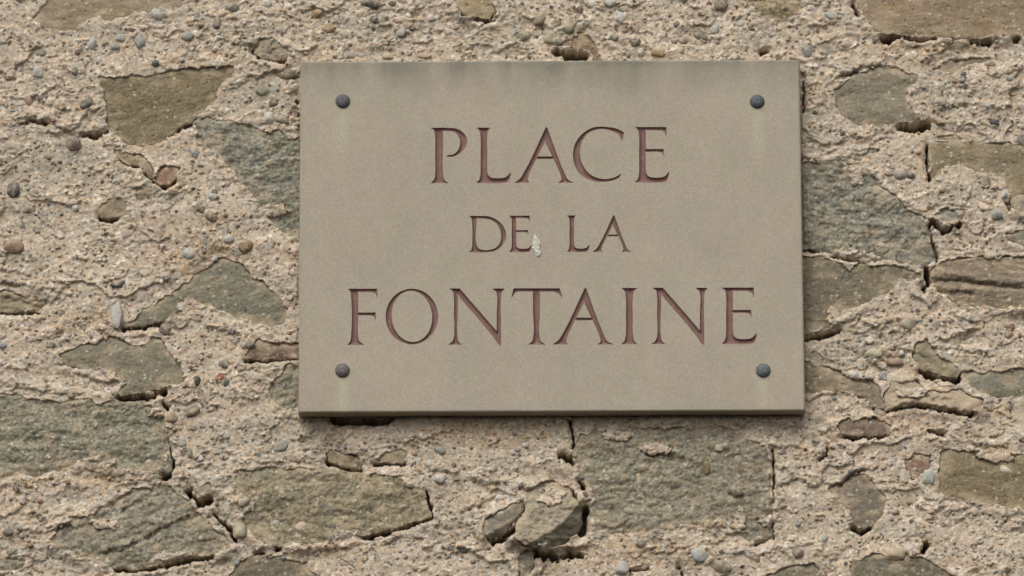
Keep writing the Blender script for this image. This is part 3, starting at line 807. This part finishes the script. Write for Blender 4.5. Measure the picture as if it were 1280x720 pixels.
BL, LB, DK, GY, PU, BR, WH, GN, PK, RD = (144,147,143), (174,176,170), (88,88,88), (128,124,114), (118,104,100), (134,112,90), (202,198,188), (128,130,114), (176,158,144), (142,84,66)
PEBBLES = [  # px, py, rx, ry, tilt, colour
 (197,19,9,6,-35,LB),(235,46,8,5.5,-5,BL),(175,53,6.5,9.5,0,BL),(150,47,5.5,4.5,0,LB),(143,59,6,5,15,BL),(115,55,5.5,8,-25,LB),(47,89,6,7.5,10,LB),(52,65,6,5,0,GN),(48,75,4.5,3.5,0,LB),(93,90,4.5,5,0,DK),(109,130,9,6,35,(104,104,100)),(290,10,9.5,6,0,(104,108,98)),(246,20,4,6,0,BL),(272,27,5,8,-10,(92,96,98)),(124,19,4,4.5,20,WH),(208,44,3.5,7,30,PU),(92,180,9,9,0,PU),(51,122,4,4.5,0,DK),(194,80,5,4,0,DK),(35,127,5,6,0,BR),(97,66,4,4,0,PU),
 (17,237,9,10,0,DK),(146,226,5.5,5,0,LB),(94,259,4,5,0,WH),(180,270,3.6,6.5,25,DK),(158,293,7,6,25,PK),(236,316,8,7.5,0,LB),(308,309,9,8.5,0,(132,108,84)),(250,261,7,6,-10,(118,110,98)),(265,271,7.5,5.5,-25,(110,102,92)),(266,246,6,4.5,0,LB),(203,252,5,5,0,(160,158,142)),(17,308,11,9,0,(152,130,110)),(37,262,6.5,4.5,0,GY),(286,299,6.5,5,0,LB),(242,191,5,6.5,0,BL),(148,356,9,5,20,DK),(268,239,3.5,3,0,DK),(42,240,5,4,0,PK),(318,262,5,6,0,LB),
 (146,394,6,17,-6,(176,178,174)),(206,411,7,8,0,(104,90,82)),(245,477,5,6.5,-15,(92,86,74)),(283,477,3.6,6,-10,(92,96,84)),(274,472,6,4.5,25,RD),(238,461,4.5,3.5,0,DK),(215,523,7.5,6,25,(126,106,90)),(2,432,6,5,20,BL),(280,455,6,5.5,0,GY),(240,514,9,6,25,PU),(66,433,4,4,40,DK),(310,433,8,4,20,GY),
 (228,567,7,9.5,0,(118,100,94)),(239,566,5,6.5,0,GY),(228,555,5,3.5,0,BL),(250,573,4.5,4,0,WH),(185,577,5.5,4,0,(176,172,152)),(36,574,6,4.5,0,BL),(227,670,6,6.5,0,(106,104,96)),(305,628,8,5,40,(160,152,136)),(60,571,4,3,0,WH),(300,664,8,10,0,(158,152,132)),(270,655,4,4,0,GY),
 (350,558,9,6.5,15,(136,138,134)),(550,563,6,4.5,0,BL),(537,581,7,5,0,LB),(549,599,6,4.5,-10,WH),(376,661,8,7,0,(178,158,146)),(423,659,5.5,4,0,(112,108,104)),(566,582,5,5,0,PU),(345,655,9,7,0,(150,152,142)),(624,622,5,4,0,WH),
 (722,570,6,7,0,(136,146,142)),(806,554,7,6.5,0,(126,106,100)),(899,559,7,6,-15,(178,168,142)),(912,551,6.5,4,30,PU),(927,549,6,4.5,30,(184,170,146)),(923,574,4.5,8,5,BL),(797,597,6,10,-8,(180,166,138)),(831,595,4.5,4.5,0,(96,72,70)),(881,602,7,5,-10,(148,150,150)),(760,630,5,5.5,30,(104,98,92)),(917,615,10,5,-6,(108,100,90)),(873,693,9.5,8.5,-20,(178,184,180)),(777,711,8,8,30,(170,172,168)),(944,699,6,4,-15,BR),(903,708,14,8,-32,(120,114,98)),(883,582,4,10,0,(120,108,70)),(816,566,6,4,0,(178,160,136)),(800,680,6,5,-10,GY),(826,643,6,7,0,(104,98,88)),(731,618,4,4,0,(120,92,80)),(657,555,4,4,0,WH),
 (1009,64,6,9,0,(122,128,128)),(1038,20,7,5,-15,(150,160,162)),(1014,10,5,4,0,WH),(1175,128,8.5,6,-8,(168,160,146)),(1243,152,6,5,-20,DK),(1204,93,3.6,3.4,0,DK),(1053,168,3.4,3.4,0,DK),(1126,219,8,6,-10,(158,152,140)),(1137,220,6,4.5,-15,(96,90,84)),(1234,228,4,7,10,(112,108,96)),(1086,426,5,4.5,0,WH),(1092,442,9,6,0,(182,178,156)),(1126,441,4,4,0,WH),(1134,405,8,8,0,(170,160,144)),(1179,406,4,3,0,WH),(998,692,7.5,6,-10,(124,114,112)),(979,566,4.5,3.5,0,PU),(1262,408,8,5,-12,(134,108,90)),(1068,468,6,5,0,WH),(1118,452,10,5,0,(140,118,102)),(1144,95,4,5,0,LB),(1017,82,6,4,0,WH),(1040,80,5,4,0,WH),(1056,56,6,5,0,PK),(1103,470,5,6,0,BL),(1100,519,8,6,-20,(136,126,112)),(1260,509,5,5,0,PU),(1118,693,14,8,5,(172,156,132)),(1098,697,8,5,0,(176,156,130)),(1257,588,8,5,-20,WH),(1160,596,7,9,0,(176,178,168)),(1030,672,5,5,0,LB),(978,8,1,1,0,WH),(1237,80,6,5,0,GY),(1228,212,3,3,0,WH),
 (464,5,12,6,0,(104,106,98)),(468,25,6,5,0,(92,94,92)),(490,5,6,4,-10,(112,106,92)),(571,2,7,6,20,LB),(360,92,12,5.5,0,(124,116,102)),(437,70,8,4,15,BL),(336,148,7,8,0,(184,180,166)),(352,150,9,5,-15,GY),(500,27,9,5,0,(186,164,146)),(538,22,5,4.5,0,WH),(342,128,5,6,0,PU),(327,113,8,6,0,GN),(588,46,5,4,0,WH),(410,35,8,6,0,(154,134,102)),(395,17,7,5,20,(160,134,98)),(502,40,6,7,0,LB),(575,62,5,3,0,DK),(367,143,5,4,0,PU),(485,70,7,4,0,(182,172,150)),(530,70,8,3.5,0,(168,150,130)),(333,5,6,5,0,WH),
 (675,25,7.5,7.5,0,(136,126,108)),(695,32,6.5,6,0,(116,104,92)),(711,36,8,6,10,(134,132,110)),(741,4,6,5,0,WH),(763,5,6.5,6,0,LB),(776,23,5.5,8,0,(178,184,180)),(795,54,6,5.5,0,(98,98,92)),(845,32,4,4.5,0,PU),(875,44,9,6.5,-20,(98,94,90)),(893,36,6,7,0,(164,172,172)),(901,6,8,7,0,(110,106,96)),(926,30,5.5,4.5,0,LB),(842,51,4.5,3.5,0,PK),(826,46,4,3.6,0,WH),(800,67,4,4.5,0,WH),(823,68,9,4.5,0,(134,116,78)),(854,51,5,4,0,GY),(655,46,8,7,0,(138,136,116)),(686,50,6,5,0,(160,150,132)),(695,52,7,5,0,(150,150,138)),(766,48,6,5,0,GN),(779,12,6,4,0,GN),(940,12,4,4,0,WH),(863,18,5,4,0,PK),
 (1277,175,6,8,0,GY),(1246,270,7,6,0,(128,134,130)),(1260,420,6,5,0,(136,112,96)),(985,535,1,1,0,WH),(1212,560,6,4,0,WH),(25,660,5,4,0,BL),(15,690,6,5,0,GN),(55,650,5,4,0,DK),(10,665,6,5,0,GY),(95,565,4,3,0,(176,160,130)),
]
pebble_spots = []
def add_pebble(x, z, rx, rz, tilt, colr, bulge=.8, embed=.68):
    h0, cov, cdp = surf_h(np.array([x]), np.array([z]))
    base = max(float(h0[0]), -6.0)
    if cov[0] > .6:                                # pebble in the face of a rough stone
        base = 0.0
        for s in stones:
            if s['lo'][0] < x < s['hi'][0] and s['lo'][1] < z < s['hi'][1]:
                sdv = stone_sd(s, np.array([x]), np.array([z]))
                if sdv[0] > 0:
                    base = float(stone_surface(s, np.array([x]), np.array([z]), sdv)[0][0]) - .45 * min(rx, rz)
    r = min(rx, rz)
    dy = r * bulge
    y = base + dy * (1 - 2 * embed) * .9
    if abs(x) < PL_W / 2 and abs(z) < PL_H / 2:
        return
    o = bpy.data.objects.new('pebble', random.choice(PEB))
    coll.objects.link(o)
    o.parent = wall
    o.location = (x / 1000, -y / 1000, (z - z_lo) / 1000)
    o.rotation_euler = (random.uniform(-.25, .25), math.radians(-tilt), random.uniform(-.25, .25))
    o.scale = (rx / 1000, dy / 1000, rz / 1000)
    c = lin(np.array(colr) + random.uniform(-5, 5))
    o.color = (c[0], c[1], c[2], 1)
    pebble_spots.append((x, z, max(rx, rz)))
for (px, py, rx, ry, tilt, colr) in PEBBLES:
    if rx < 2:
        continue
    x, z = wall_pt(px, py)
    add_pebble(x, z, rx * 1.08, ry * 1.08, tilt + random.uniform(-8, 8), colr, embed=.6)
rand_cols = [BL, DK, GY, PU, BR, WH, PK, GY, (170,156,136), (186,170,146), (150,140,122), (190,176,152), (176,156,130)]
tries = 0
n_rand = 0
while n_rand < 35 and tries < 5000:
    tries += 1
    px, py = random.uniform(0, 1280), random.uniform(0, 720)
    x, z = wall_pt(px, py)
    r = random.uniform(2.6, 4.4)
    h0, cov, cdp = surf_h(np.array([x]), np.array([z]))
    if cov[0] > .1 or cdp[0] > 1 or (abs(x) < 303 and abs(z) < 218):
        continue
    if any((x - a) ** 2 + (z - b) ** 2 < (r + c + 2) ** 2 for a, b, c in pebble_spots):
        continue
    add_pebble(x, z, r, r * random.uniform(.6, 1.0), random.uniform(-40, 40), random.choice(rand_cols), embed=.66)
    n_rand += 1

# ------------------------------------------------------------------ grit: thousands of grains in the mortar
def grit_base(k):
    bm = bmesh.new()
    bmesh.ops.create_icosphere(bm, subdivisions=1, radius=1.0)
    r = random.Random(900 + k)
    for v in bm.verts:
        v.co *= r.uniform(.7, 1.15)
    bm.verts.ensure_lookup_table()
    V = np.array([v.co[:] for v in bm.verts]); T = np.array([[v.index for v in f.verts] for f in bm.faces])
    bm.free()
    return V, T
bases = [grit_base(k) for k in range(6)]
def scatter(n, r0, r1, pw, cols, probs, embed):
    px = rng.uniform(-20, 1300, n); py = rng.uniform(-20, 740, n)
    d = [wall_pt(a, b) for a, b in zip(px, py)]
    d = np.array(d)
    x, z = d[:, 0], d[:, 1]
    h0, cov, cdp = surf_h(x, z)
    dens = smooth(-.5, .4, fbm(x / 55, z / 45, 77, 3))
    ok = (cov < .25) & (cdp < 3) & ~((np.abs(x) < 301) & (np.abs(z) < 215)) & (rng.uniform(0, 1, n) < .25 + .75 * dens)
    x, z, h0 = x[ok], z[ok], h0[ok]
    n = len(x)
    r = r0 + (r1 - r0) * rng.uniform(0, 1, n) ** pw
    sx = r * rng.uniform(.8, 1.5, n); sz = r * rng.uniform(.6, 1.05, n); sy = r * rng.uniform(.6, 1.0, n)
    an = rng.uniform(-.7, .7, n)
    ci = rng.choice(len(cols), n, p=np.array(probs) / sum(probs))
    cc = np.array([lin(c) for c in cols])[ci] * rng.uniform(.85, 1.15, n)[:, None]
    VV, TT, CC = [], [], []
    off = 0
    for k, (V, T) in enumerate(bases):
        sel = np.nonzero(np.arange(n) % len(bases) == k)[0]
        fl = rng.choice([-1.0, 1.0], (len(sel), 1))
        vx = V[None, :, 0] * sx[sel, None]; vz = V[None, :, 2] * sz[sel, None]; vy = V[None, :, 1] * sy[sel, None]
        ca, sa = np.cos(an[sel])[:, None], np.sin(an[sel])[:, None]
        X_ = x[sel, None] + vx * ca - vz * sa
        Z_ = z[sel, None] + vx * sa + vz * ca
        Hh = h0[sel, None] + sy[sel, None] * embed + vy
        VV.append(np.stack([X_ / 1000, -Hh / 1000, (Z_ - z_lo) / 1000], 2).reshape(-1, 3))
        TT.append((T[None] + (off + np.arange(len(sel)) * len(V))[:, None, None]).reshape(-1, 3))
        CC.append(np.repeat(cc[sel], len(V), 0))
        off += len(sel) * len(V)
    return np.concatenate(VV), np.concatenate(TT), np.concatenate(CC)
V1, T1, C1 = scatter(15000, .8, 3.1, 2.2, [(188,168,142),(176,156,130),(164,158,146),(205,196,180),(140,130,116),(168,136,106),(112,108,102),(146,150,148),(150,122,104)], [5,4,3,2,2,1.2,.8,1,1], .25)
me = make_mesh('grit', V1, tris=T1, col=C1, smooth_shade=False)
g = part('grit', me, M_grit, wall)
g['kind'] = 'stuff'

# ------------------------------------------------------------------ the plaque
plaque = bpy.data.objects.new('street_plaque', None)
coll.objects.link(plaque)
plaque.location = PLAQUE_C
plaque['label'] = 'beige sandstone plaque with carved letters PLACE DE LA FONTAINE screwed to the wall'
plaque['category'] = 'street sign'

def face_pt(px, py):
    return wall_pt(px, py, PLAQUE_Y)

def hermite(pts, sub=4, corner=48):
    """smooth a closed outline but keep its corners"""
    P = [Vector(p) for p in pts]
    n = len(P)
    tang = []
    for i in range(n):
        a, b = P[i] - P[i - 1], P[(i + 1) % n] - P[i]
        if a.length < 1e-9 or b.length < 1e-9 or math.degrees(a.angle(b)) > corner:
            tang.append(None)
        else:
            tang.append((a.normalized() + b.normalized()).normalized())
    out = []
    for i in range(n):
        p, q = P[i], P[(i + 1) % n]
        d = q - p
        L = d.length
        ta = tang[i] * L if tang[i] is not None else d
        tb = tang[(i + 1) % n] * L if tang[(i + 1) % n] is not None else d
        straight = abs(ta.angle(d)) < .02 and abs(tb.angle(d)) < .02 if L > 1e-9 else True
        for k in range(1 if straight else sub):
            t = k / sub
            out.append(p * (2*t**3 - 3*t**2 + 1) + ta * (t**3 - 2*t**2 + t) + q * (-2*t**3 + 3*t**2) + tb * (t**3 - t**2))
    return [(v.x, v.y) for v in out]

def tr(pts, x0, base, cap):
    return [((x - x0) / cap, (base - y) / cap) for x, y in pts]
def ell(cx, cy, rx, ry, rot, n):
    c, s = math.cos(rot), math.sin(rot)
    return [(cx + rx * math.cos(a) * c - ry * math.sin(a) * s, cy + rx * math.cos(a) * s + ry * math.sin(a) * c) for a in [2 * math.pi * i / n for i in range(n)]]

LEFT_SIDE = [(-.15, 0), (-.12, .015), (-.085, .05), (-.066, .10), (-.058, .17), (-.056, .5), (-.058, .87), (-.068, .93), (-.10, .978)]
FOOT = [(.057, .24), (.066, .17), (.092, .12), (.14, .09), (.20, .08), (.32, .08), (.39, .095), (.44, .13), (.478, .182), (.484, .17), (.468, .09), (.445, .03), (.42, .008), (.38, 0)]
GLYPH = {
 'I': ([(-.14, 1), (.14, 1), (.11, .978), (.078, .94), (.062, .88), (.056, .5), (.062, .14), (.078, .075), (.10, .035), (.14, 0), (-.14, 0), (-.10, .035), (-.078, .075), (-.062, .14), (-.056, .5), (-.062, .88), (-.078, .94), (-.11, .978)], []),
 'L': ([(-.15, 1), (.118, 1), (.09, .975), (.068, .93), (.058, .87), (.056, .5)] + FOOT + LEFT_SIDE, []),
 'E': ([(-.15, 1), (.432, 1), (.437, .93), (.434, .83), (.422, .86), (.405, .905), (.38, .93), (.33, .942), (.056, .945), (.056, .60), (.385, .60), (.398, .46), (.384, .49), (.366, .53), (.33, .548), (.056, .55)] + FOOT + LEFT_SIDE, []),
 'F': ([(-.12, 1), (.40, 1), (.406, .93), (.41, .845), (.396, .865), (.382, .905), (.355, .93), (.31, .942), (.06, .945), (.06, .575), (.372, .575), (.378, .44), (.364, .465), (.346, .505), (.31, .522), (.06, .525), (.06, .15), (.072, .09), (.10, .045), (.172, 0), (-.135, 0), (-.09, .04), (-.07, .09), (-.06, .15), (-.058, .87), (-.066, .93), (-.088, .975)], []),
 'P': ([(-.15, 1), (.17, 1), (.31, .985), (.42, .93), (.488, .845), (.507, .76), (.49, .67), (.42, .575), (.32, .505), (.23, .478), (.138, .482), (.15, .497), (.255, .515), (.335, .575), (.383, .68), (.388, .77), (.335, .885), (.24, .94), (.15, .948), (.068, .945), (.066, .5), (.068, .15), (.082, .09), (.11, .04), (.168, 0), (-.152, 0), (-.11, .03), (-.08, .08), (-.068, .15), (-.066, .5), (-.068, .87), (-.078, .93), (-.11, .978)], []),
 'A': ([(-.008, 1.005), (.01, 1.005), (.344, .125), (.378, .065), (.43, .025), (.508, 0), (.22, 0), (.252, .018), (.276, .048), (.276, .09), (.133, .43), (-.186, .43), (-.345, .07), (-.342, .028), (-.312, 0), (-.585, 0), (-.54, .022), (-.485, .065), (-.43, .14)], [[(-.02, .745), (.108, .474), (-.163, .474)]]),
 'C': (tr([(745,140),(700,116),(640,105),(575,102),(510,120),(455,165),(420,220),(408,285),(415,340),(440,395),(490,440),(550,462),(620,466),(680,456),(712,440),(727,412),(700,431),(660,446),(610,450),(560,440),(510,410),(475,365),(455,310),(452,260),(462,210),(490,160),(530,130),(580,116),(630,119),(680,135),(715,157),(734,198)], 408, 470, 365), []),
 'D': (tr([(142,107),(220,107),(280,112),(335,140),(370,180),(387,230),(380,270),(355,310),(310,338),(260,346),(138,346),(153,338),(161,322),(163,300),(163,150),(160,128),(153,115)], 140, 346, 240), [tr([(191,121),(230,122),(280,130),(325,158),(350,200),(357,240),(350,280),(325,315),(285,332),(240,335),(207,325),(191,303)], 140, 346, 240)]),
 'O': (tr(ell(550, 322, 188, 200, 0, 48), 362, 526, 404), [tr(ell(550, 321, 148, 187, -.10, 48), 362, 526, 404)]),
 'N': (tr([(820,122),(897,122),(1030,276),(1165,430),(1168,300),(1170,170),(1160,143),(1135,123),(1226,123),(1205,142),(1197,172),(1196,400),(1196,538),(1186,532),(1150,480),(884,168),(882,300),(883,488),(892,512),(917,528),(815,528),(840,512),(854,486),(857,300),(856,165),(850,143),(836,130)], 815, 528, 405), []),
 'T': (tr([(245,122),(578,122),(586,150),(599,192),(580,170),(563,154),(535,146),(433,145),(432,300),(434,490),(447,513),(478,527),(350,527),(374,512),(385,490),(387,300),(385,145),(278,146),(256,154),(243,170),(229,192),(237,150)], 409, 527, 405), []),
}
LINES = [  # glyph, x of its own zero, baseline, cap height (pixels)
 ('P', 548.8, 228.7, 68.6), ('L', 604.9, 228.5, 68.6), ('A', 683.1, 228.2, 68.6), ('C', 716.5, 227.8, 68.6), ('E', 803.1, 227.7, 68.6),
 ('D', 586.2, 315.0, 45), ('E', 642.5, 314.9, 45), ('L', 714.7, 314.6, 45), ('A', 767.2, 314.6, 45),
 ('F', 443.3, 431.0, 69.8), ('O', 482.4, 431.0, 69.8), ('N', 560.4, 430.8, 69.8), ('T', 670.5, 430.5, 69.8), ('A', 731.8, 430.3, 69.8), ('I', 786.7, 430.1, 69.8), ('N', 814.4, 429.9, 69.8), ('E', 911.9, 429.6, 69.8)]

PL_T = 25.0                            # thickness, mm
CH = 2.2                               # worn chamfer round the face
screws_px = [(428.5, 126.5), (946.5, 127), (428, 463), (954, 463)]
screws_mm = [face_pt(*p) for p in screws_px]

def slab_col(x, z):
    c = np.repeat(lin((166, 156, 139))[None, :], x.size, 0)
    c = c * (1 + .07 * fbm(x / 110, z / 100, 301, 5) + .035 * fbm(x / 14, z / 34, 302, 3))[:, None]
    t = smooth(.0, .6, fbm(x / 90, z / 140, 303, 3))[:, None] * .32
    c = c * (1 - t) + lin((166, 150, 136)) * t
    t = smooth(.05, .5, fbm(x / 40, z / 70, 309, 4))[:, None] * .28
    c = c * (1 - t) + lin((157, 150, 130)) * t
    # grimy wash marks running down from the top edge
    top = PL_H / 2 - z
    streak = .45 + .9 * fbm(x / 150, x * 0 + 3, 304, 3) + .35 * fbm(x / 22, z / 400, 306, 4)
    top = top + 16 * fbm(x / 60, z / 60, 307, 3)
    dk = np.clip(smooth(55, 0, top) * .85 * np.clip(streak, 0, 1.2) + smooth(14, 0, top) * .30 * np.clip(streak + .2, 0, 1.2), 0, .75)[:, None]
    c = c * (1 - dk) + lin((104, 105, 92)) * dk
    for (sx, sz) in screws_mm:
        w = np.exp(-((x - sx + 1.0 * fbm(z / 12, x * 0, 305, 2)) / 6.5) ** 2) * smooth(-3, 4, sz - z) * smooth(105, 12, sz - z)
        t = (np.clip(w, 0, 1) * .62)[:, None]
        c = c * (1 - t) + lin((180, 174, 148)) * t
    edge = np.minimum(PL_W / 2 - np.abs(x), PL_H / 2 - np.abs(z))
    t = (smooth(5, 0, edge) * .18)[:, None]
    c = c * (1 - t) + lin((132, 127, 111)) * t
    return c

letters = []
for ch, lx, ly, cap in LINES:
    out, holes = GLYPH[ch]
    rings = []
    for ring_ in [out] + holes:
        pts = hermite(ring_, 4) if ch != 'O' else ring_
        if ch == 'A' and ring_ is not out:
            pts = ring_
        wp = [face_pt(lx + u * cap, ly - v * cap) for u, v in pts]
        n_ = len(wp)
        ar = sum(wp[i][0] * wp[(i + 1) % n_][1] - wp[(i + 1) % n_][0] * wp[i][1] for i in range(n_))
        sg_ = (1 if ar > 0 else -1) * (1 if ring_ is out else -1)
        fat = []
        for i in range(n_):                          # strokes a hair fuller, as weathering leaves them
            tx, tz = wp[(i + 1) % n_][0] - wp[i - 1][0], wp[(i + 1) % n_][1] - wp[i - 1][1]
            L = math.hypot(tx, tz) or 1
            fat.append((wp[i][0] + sg_ * tz / L * .32, wp[i][1] - sg_ * tx / L * .32))
        wp = fat
        dens = []
        for i in range(len(wp)):
            a, b = wp[i], wp[(i + 1) % len(wp)]
            L = math.hypot(b[0] - a[0], b[1] - a[1])
            k = max(1, int(L / 1.6))
            for j in range(k):
                dens.append((a[0] + (b[0] - a[0]) * j / k, a[1] + (b[1] - a[1]) * j / k))
        rings.append(dens)
    letters.append((ch, rings))

def rings_sd(x, z, rings):
    d = poly_sd(x, z, rings[0])
    for r in rings[1:]:
        d = np.minimum(d, -poly_sd(x, z, r))
    return d

def cdt(points, loops):
    edges = []
    pts = list(points)
    base = len(pts)
    for lp in loops:
        k = len(pts)
        pts += lp
        edges += [(k + i, k + (i + 1) % len(lp)) for i in range(len(lp))]
    v, e, f, ov, oe, of = delaunay_2d_cdt([Vector(p) for p in pts], edges, [], 0, 1e-6)
    V = np.array([p[:] for p in v])
    T = np.array([t for t in f])
    a, b, c = V[T[:, 0]], V[T[:, 1]], V[T[:, 2]]
    area = (b[:, 0] - a[:, 0]) * (c[:, 1] - a[:, 1]) - (b[:, 1] - a[:, 1]) * (c[:, 0] - a[:, 0])
    T = np.where((area < 0)[:, None], T[:, ::-1], T)
    return V, T[np.abs(area) > 1e-9]

# front face with the letters cut out of it
fx, fz = PL_W / 2 - CH, PL_H / 2 - CH
NXE, NZE = 120, 86
rect = [(-fx + 2 * fx * i / NXE, -fz) for i in range(NXE)] + [(fx, -fz + 2 * fz * i / NZE) for i in range(NZE)] + [(fx - 2 * fx * i / NXE, fz) for i in range(NXE)] + [(-fx, fz - 2 * fz * i / NZE) for i in range(NZE)]
gx2, gz2 = np.meshgrid(np.linspace(-fx, fx, NXE + 1)[1:-1], np.linspace(-fz, fz, NZE + 1)[1:-1])
gx2, gz2 = gx2.ravel(), gz2.ravel()
lsd = np.full(gx2.shape, -1e9)
for ch, rings in letters:
    lsd = np.maximum(lsd, rings_sd(gx2, gz2, rings))
sel = lsd < -1.2
V, T = cdt(list(zip(gx2[sel], gz2[sel])), [rect] + [r for _, rr in letters for r in rr])
cx, cz = V[T].mean(1).T
inl = np.zeros(len(T), bool)
for ch, rings in letters:
    inl |= rings_sd(cx, cz, rings) > 0
T = T[~inl]
P3 = np.stack([V[:, 0], np.zeros(len(V)), V[:, 1]], 1) / 1000
# worn chamfer, sides and back
NR = len(rect)
R0 = np.array(rect)
def ring3(off, y):
    s = np.stack([np.sign(R0[:, 0]) * (np.abs(R0[:, 0]) >= fx - 1e-6) * off, np.sign(R0[:, 1]) * (np.abs(R0[:, 1]) >= fz - 1e-6) * off], 1)
    p = R0 + s
    nick = .9 * fbm(p[:, 0] / 9 + y, p[:, 1] / 9, 410 + int(y * 10), 3)
    return np.stack([p[:, 0] - np.sign(s[:, 0]) * abs(0) , np.full(len(p), y) + (nick if 0 < y < 8 else 0), p[:, 1]], 1) / 1000
rows = [ring3(0, 0), ring3(CH * .55, .55), ring3(CH * .9, 1.7), ring3(CH, 3.4), ring3(CH, 14), ring3(CH, PL_T)]
co = [P3]; quads = []
b0 = len(P3)
for k, r in enumerate(rows):
    co.append(r)
for k in range(len(rows) - 1):
    i = np.arange(NR); j = (i + 1) % NR
    a = b0 + k * NR
    quads.append(np.stack([a + i, a + NR + i, a + NR + j, a + j], 1))
co = np.concatenate(co)
lastring = b0 + (len(rows) - 1) * NR
bc = len(co)
co = np.concatenate([co, np.array([[0, PL_T / 1000, 0]])])
i = np.arange(NR)
backt = np.stack([np.full(NR, bc), lastring + (i + 1) % NR, lastring + i], 1)
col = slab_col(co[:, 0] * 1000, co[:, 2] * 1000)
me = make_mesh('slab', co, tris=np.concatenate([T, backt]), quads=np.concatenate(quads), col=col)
# keep the face itself flat shaded against the chamfer
sm = np.ones(len(me.polygons), bool); sm[:len(T)] = False
me.polygons.foreach_set('use_smooth', sm)
part('slab', me, M_sand, plaque)

# the carved letters: each groove its own painted surface
for li, (ch, rings) in enumerate(letters):
    a = np.array(rings[0]); lo, hi = a.min(0), a.max(0)
    sg = .8
    lx, lz = np.meshgrid(np.arange(lo[0], hi[0], sg), np.arange(lo[1], hi[1], sg))
    lx = lx + (np.arange(lx.shape[0]) % 2)[:, None] * sg / 2
    lx, lz = lx.ravel(), lz.ravel()
    s_ = rings_sd(lx, lz, rings)
    k = s_ > .45
    V, T = cdt(list(zip(lx[k], lz[k])), rings)
    c2 = V[T].mean(1)
    T = T[rings_sd(c2[:, 0], c2[:, 1], rings) > 0]
    sdv = np.maximum(rings_sd(V[:, 0], V[:, 1], rings), 0)
    on = sdv < .02
    t = np.minimum(sdv / 4.4, 1)
    dep = np.where(on, 0, 4.0 * np.sqrt(np.clip(1 - (1 - t) ** 2, 0, 1)) ** 1.25)
    dep = dep + np.where(on, 0, .12 * fbm(V[:, 0] / 3, V[:, 1] / 3, 500 + li, 2))
    c = np.repeat(lin((126, 98, 91))[None, :], len(V), 0)
    c = c * (1 + .16 * fbm(V[:, 0] / 14, V[:, 1] / 14, 520 + li, 3))[:, None]
    w = (smooth(.15, .6, fbm(V[:, 0] / 7, V[:, 1] / 9, 560 + li, 3)) * .30 + smooth(.7, .1, sdv) * .35)[:, None]
    c = c * (1 - w) + lin((154, 138, 120)) * w
    ctr = (lo + hi) / 2
    P = np.stack([V[:, 0] - ctr[0], dep, V[:, 1] - ctr[1]], 1) / 1000
    me = make_mesh('letter', P, tris=T, col=c)
    part('letter', me, M_paint, plaque, (ctr[0] / 1000, 0, ctr[1] / 1000))

# dome headed screws with a small dimple
def screw_mesh():
    prof = [(0, 4.75), (.9, 4.85), (1.4, 5.15), (2.2, 5.2), (4.0, 4.9), (6.0, 3.9), (7.6, 2.5), (8.6, 1.0), (8.8, .2), (8.8, -1.0)]
    N = 32
    vs_, fs = [(0, -prof[0][1] / 1000, 0)], []
    for r, y in prof[1:]:
        for i in range(N):
            a = 2 * math.pi * i / N
            vs_.append((r * math.cos(a) / 1000, -y / 1000, r * math.sin(a) / 1000))
    for i in range(N):
        fs.append((0, 1 + i, 1 + (i + 1) % N))
    for k in range(len(prof) - 2):
        for i in range(N):
            a, b = 1 + k * N + i, 1 + k * N + (i + 1) % N
            fs.append((a, a + N, b + N, b))
    me = bpy.data.meshes.new('screw')
    me.from_pydata(vs_, [], fs)
    for p in me.polygons:
        p.use_smooth = True
    me.materials.append(M_screw)
    me.update()
    bm = bmesh.new(); bm.from_mesh(me); bmesh.ops.recalc_face_normals(bm, faces=bm.faces); bm.to_mesh(me); bm.free()
    return me
sm_ = screw_mesh()
for (x, z), c in zip(screws_mm, [(94, 93, 94), (90, 93, 95), (108, 102, 102), (99, 105, 106)]):
    o = bpy.data.objects.new('screw', sm_)
    coll.objects.link(o)
    o.parent = plaque
    o.location = (x / 1000, 0, z / 1000)
    o.rotation_euler = (0, random.uniform(0, 6), 0)
    l = lin(c)
    o.color = (l[0], l[1], l[2], 1)

# dried bird dropping at the foot of the E
pts = [face_pt(*p) for p in [(668,291),(671,296),(674,299),(676,305),(675,312),(677,316),(674,321),(670,320),(668,315),(665,311),(666,304),(667,299)]]
pts = hermite([Vector(p) for p in pts], 3, 70)
a = np.array(pts); lo, hi = a.min(0), a.max(0)
lx, lz = np.meshgrid(np.arange(lo[0], hi[0], .7), np.arange(lo[1], hi[1], .7))
lx, lz = lx.ravel(), lz.ravel()
s_ = poly_sd(lx, lz, pts)
V, T = cdt(list(zip(lx[s_ > .3], lz[s_ > .3])), [pts])
c2 = V[T].mean(1)
T = T[poly_sd(c2[:, 0], c2[:, 1], pts) > 0]
sdv = np.maximum(poly_sd(V[:, 0], V[:, 1], pts), 0)
h = np.where(sdv < .02, -.3, .5 + 1.1 * np.sqrt(np.minimum(sdv / 3, 1)) + .9 * fbm(V[:, 0] / 2.6, V[:, 1] / 2.6, 610, 2))
h = np.where(sdv < .02, -.3, np.maximum(h, .25))
c = np.repeat(lin((196, 195, 184))[None, :], len(V), 0)
w = smooth(.05, .5, fbm(V[:, 0] / 4, V[:, 1] / 4, 611, 2))[:, None] * .35
c = c * (1 - w) + lin((176, 150, 112)) * w
ctr = (lo + hi) / 2
me = make_mesh('bird_dropping', np.stack([V[:, 0] - ctr[0], -h, V[:, 1] - ctr[1]], 1) / 1000, tris=T, col=c)
o = part('bird_dropping', me, M_drop, plaque, (ctr[0] / 1000, 0, ctr[1] / 1000))
o['label'] = 'dried white bird dropping beside the small letter E'
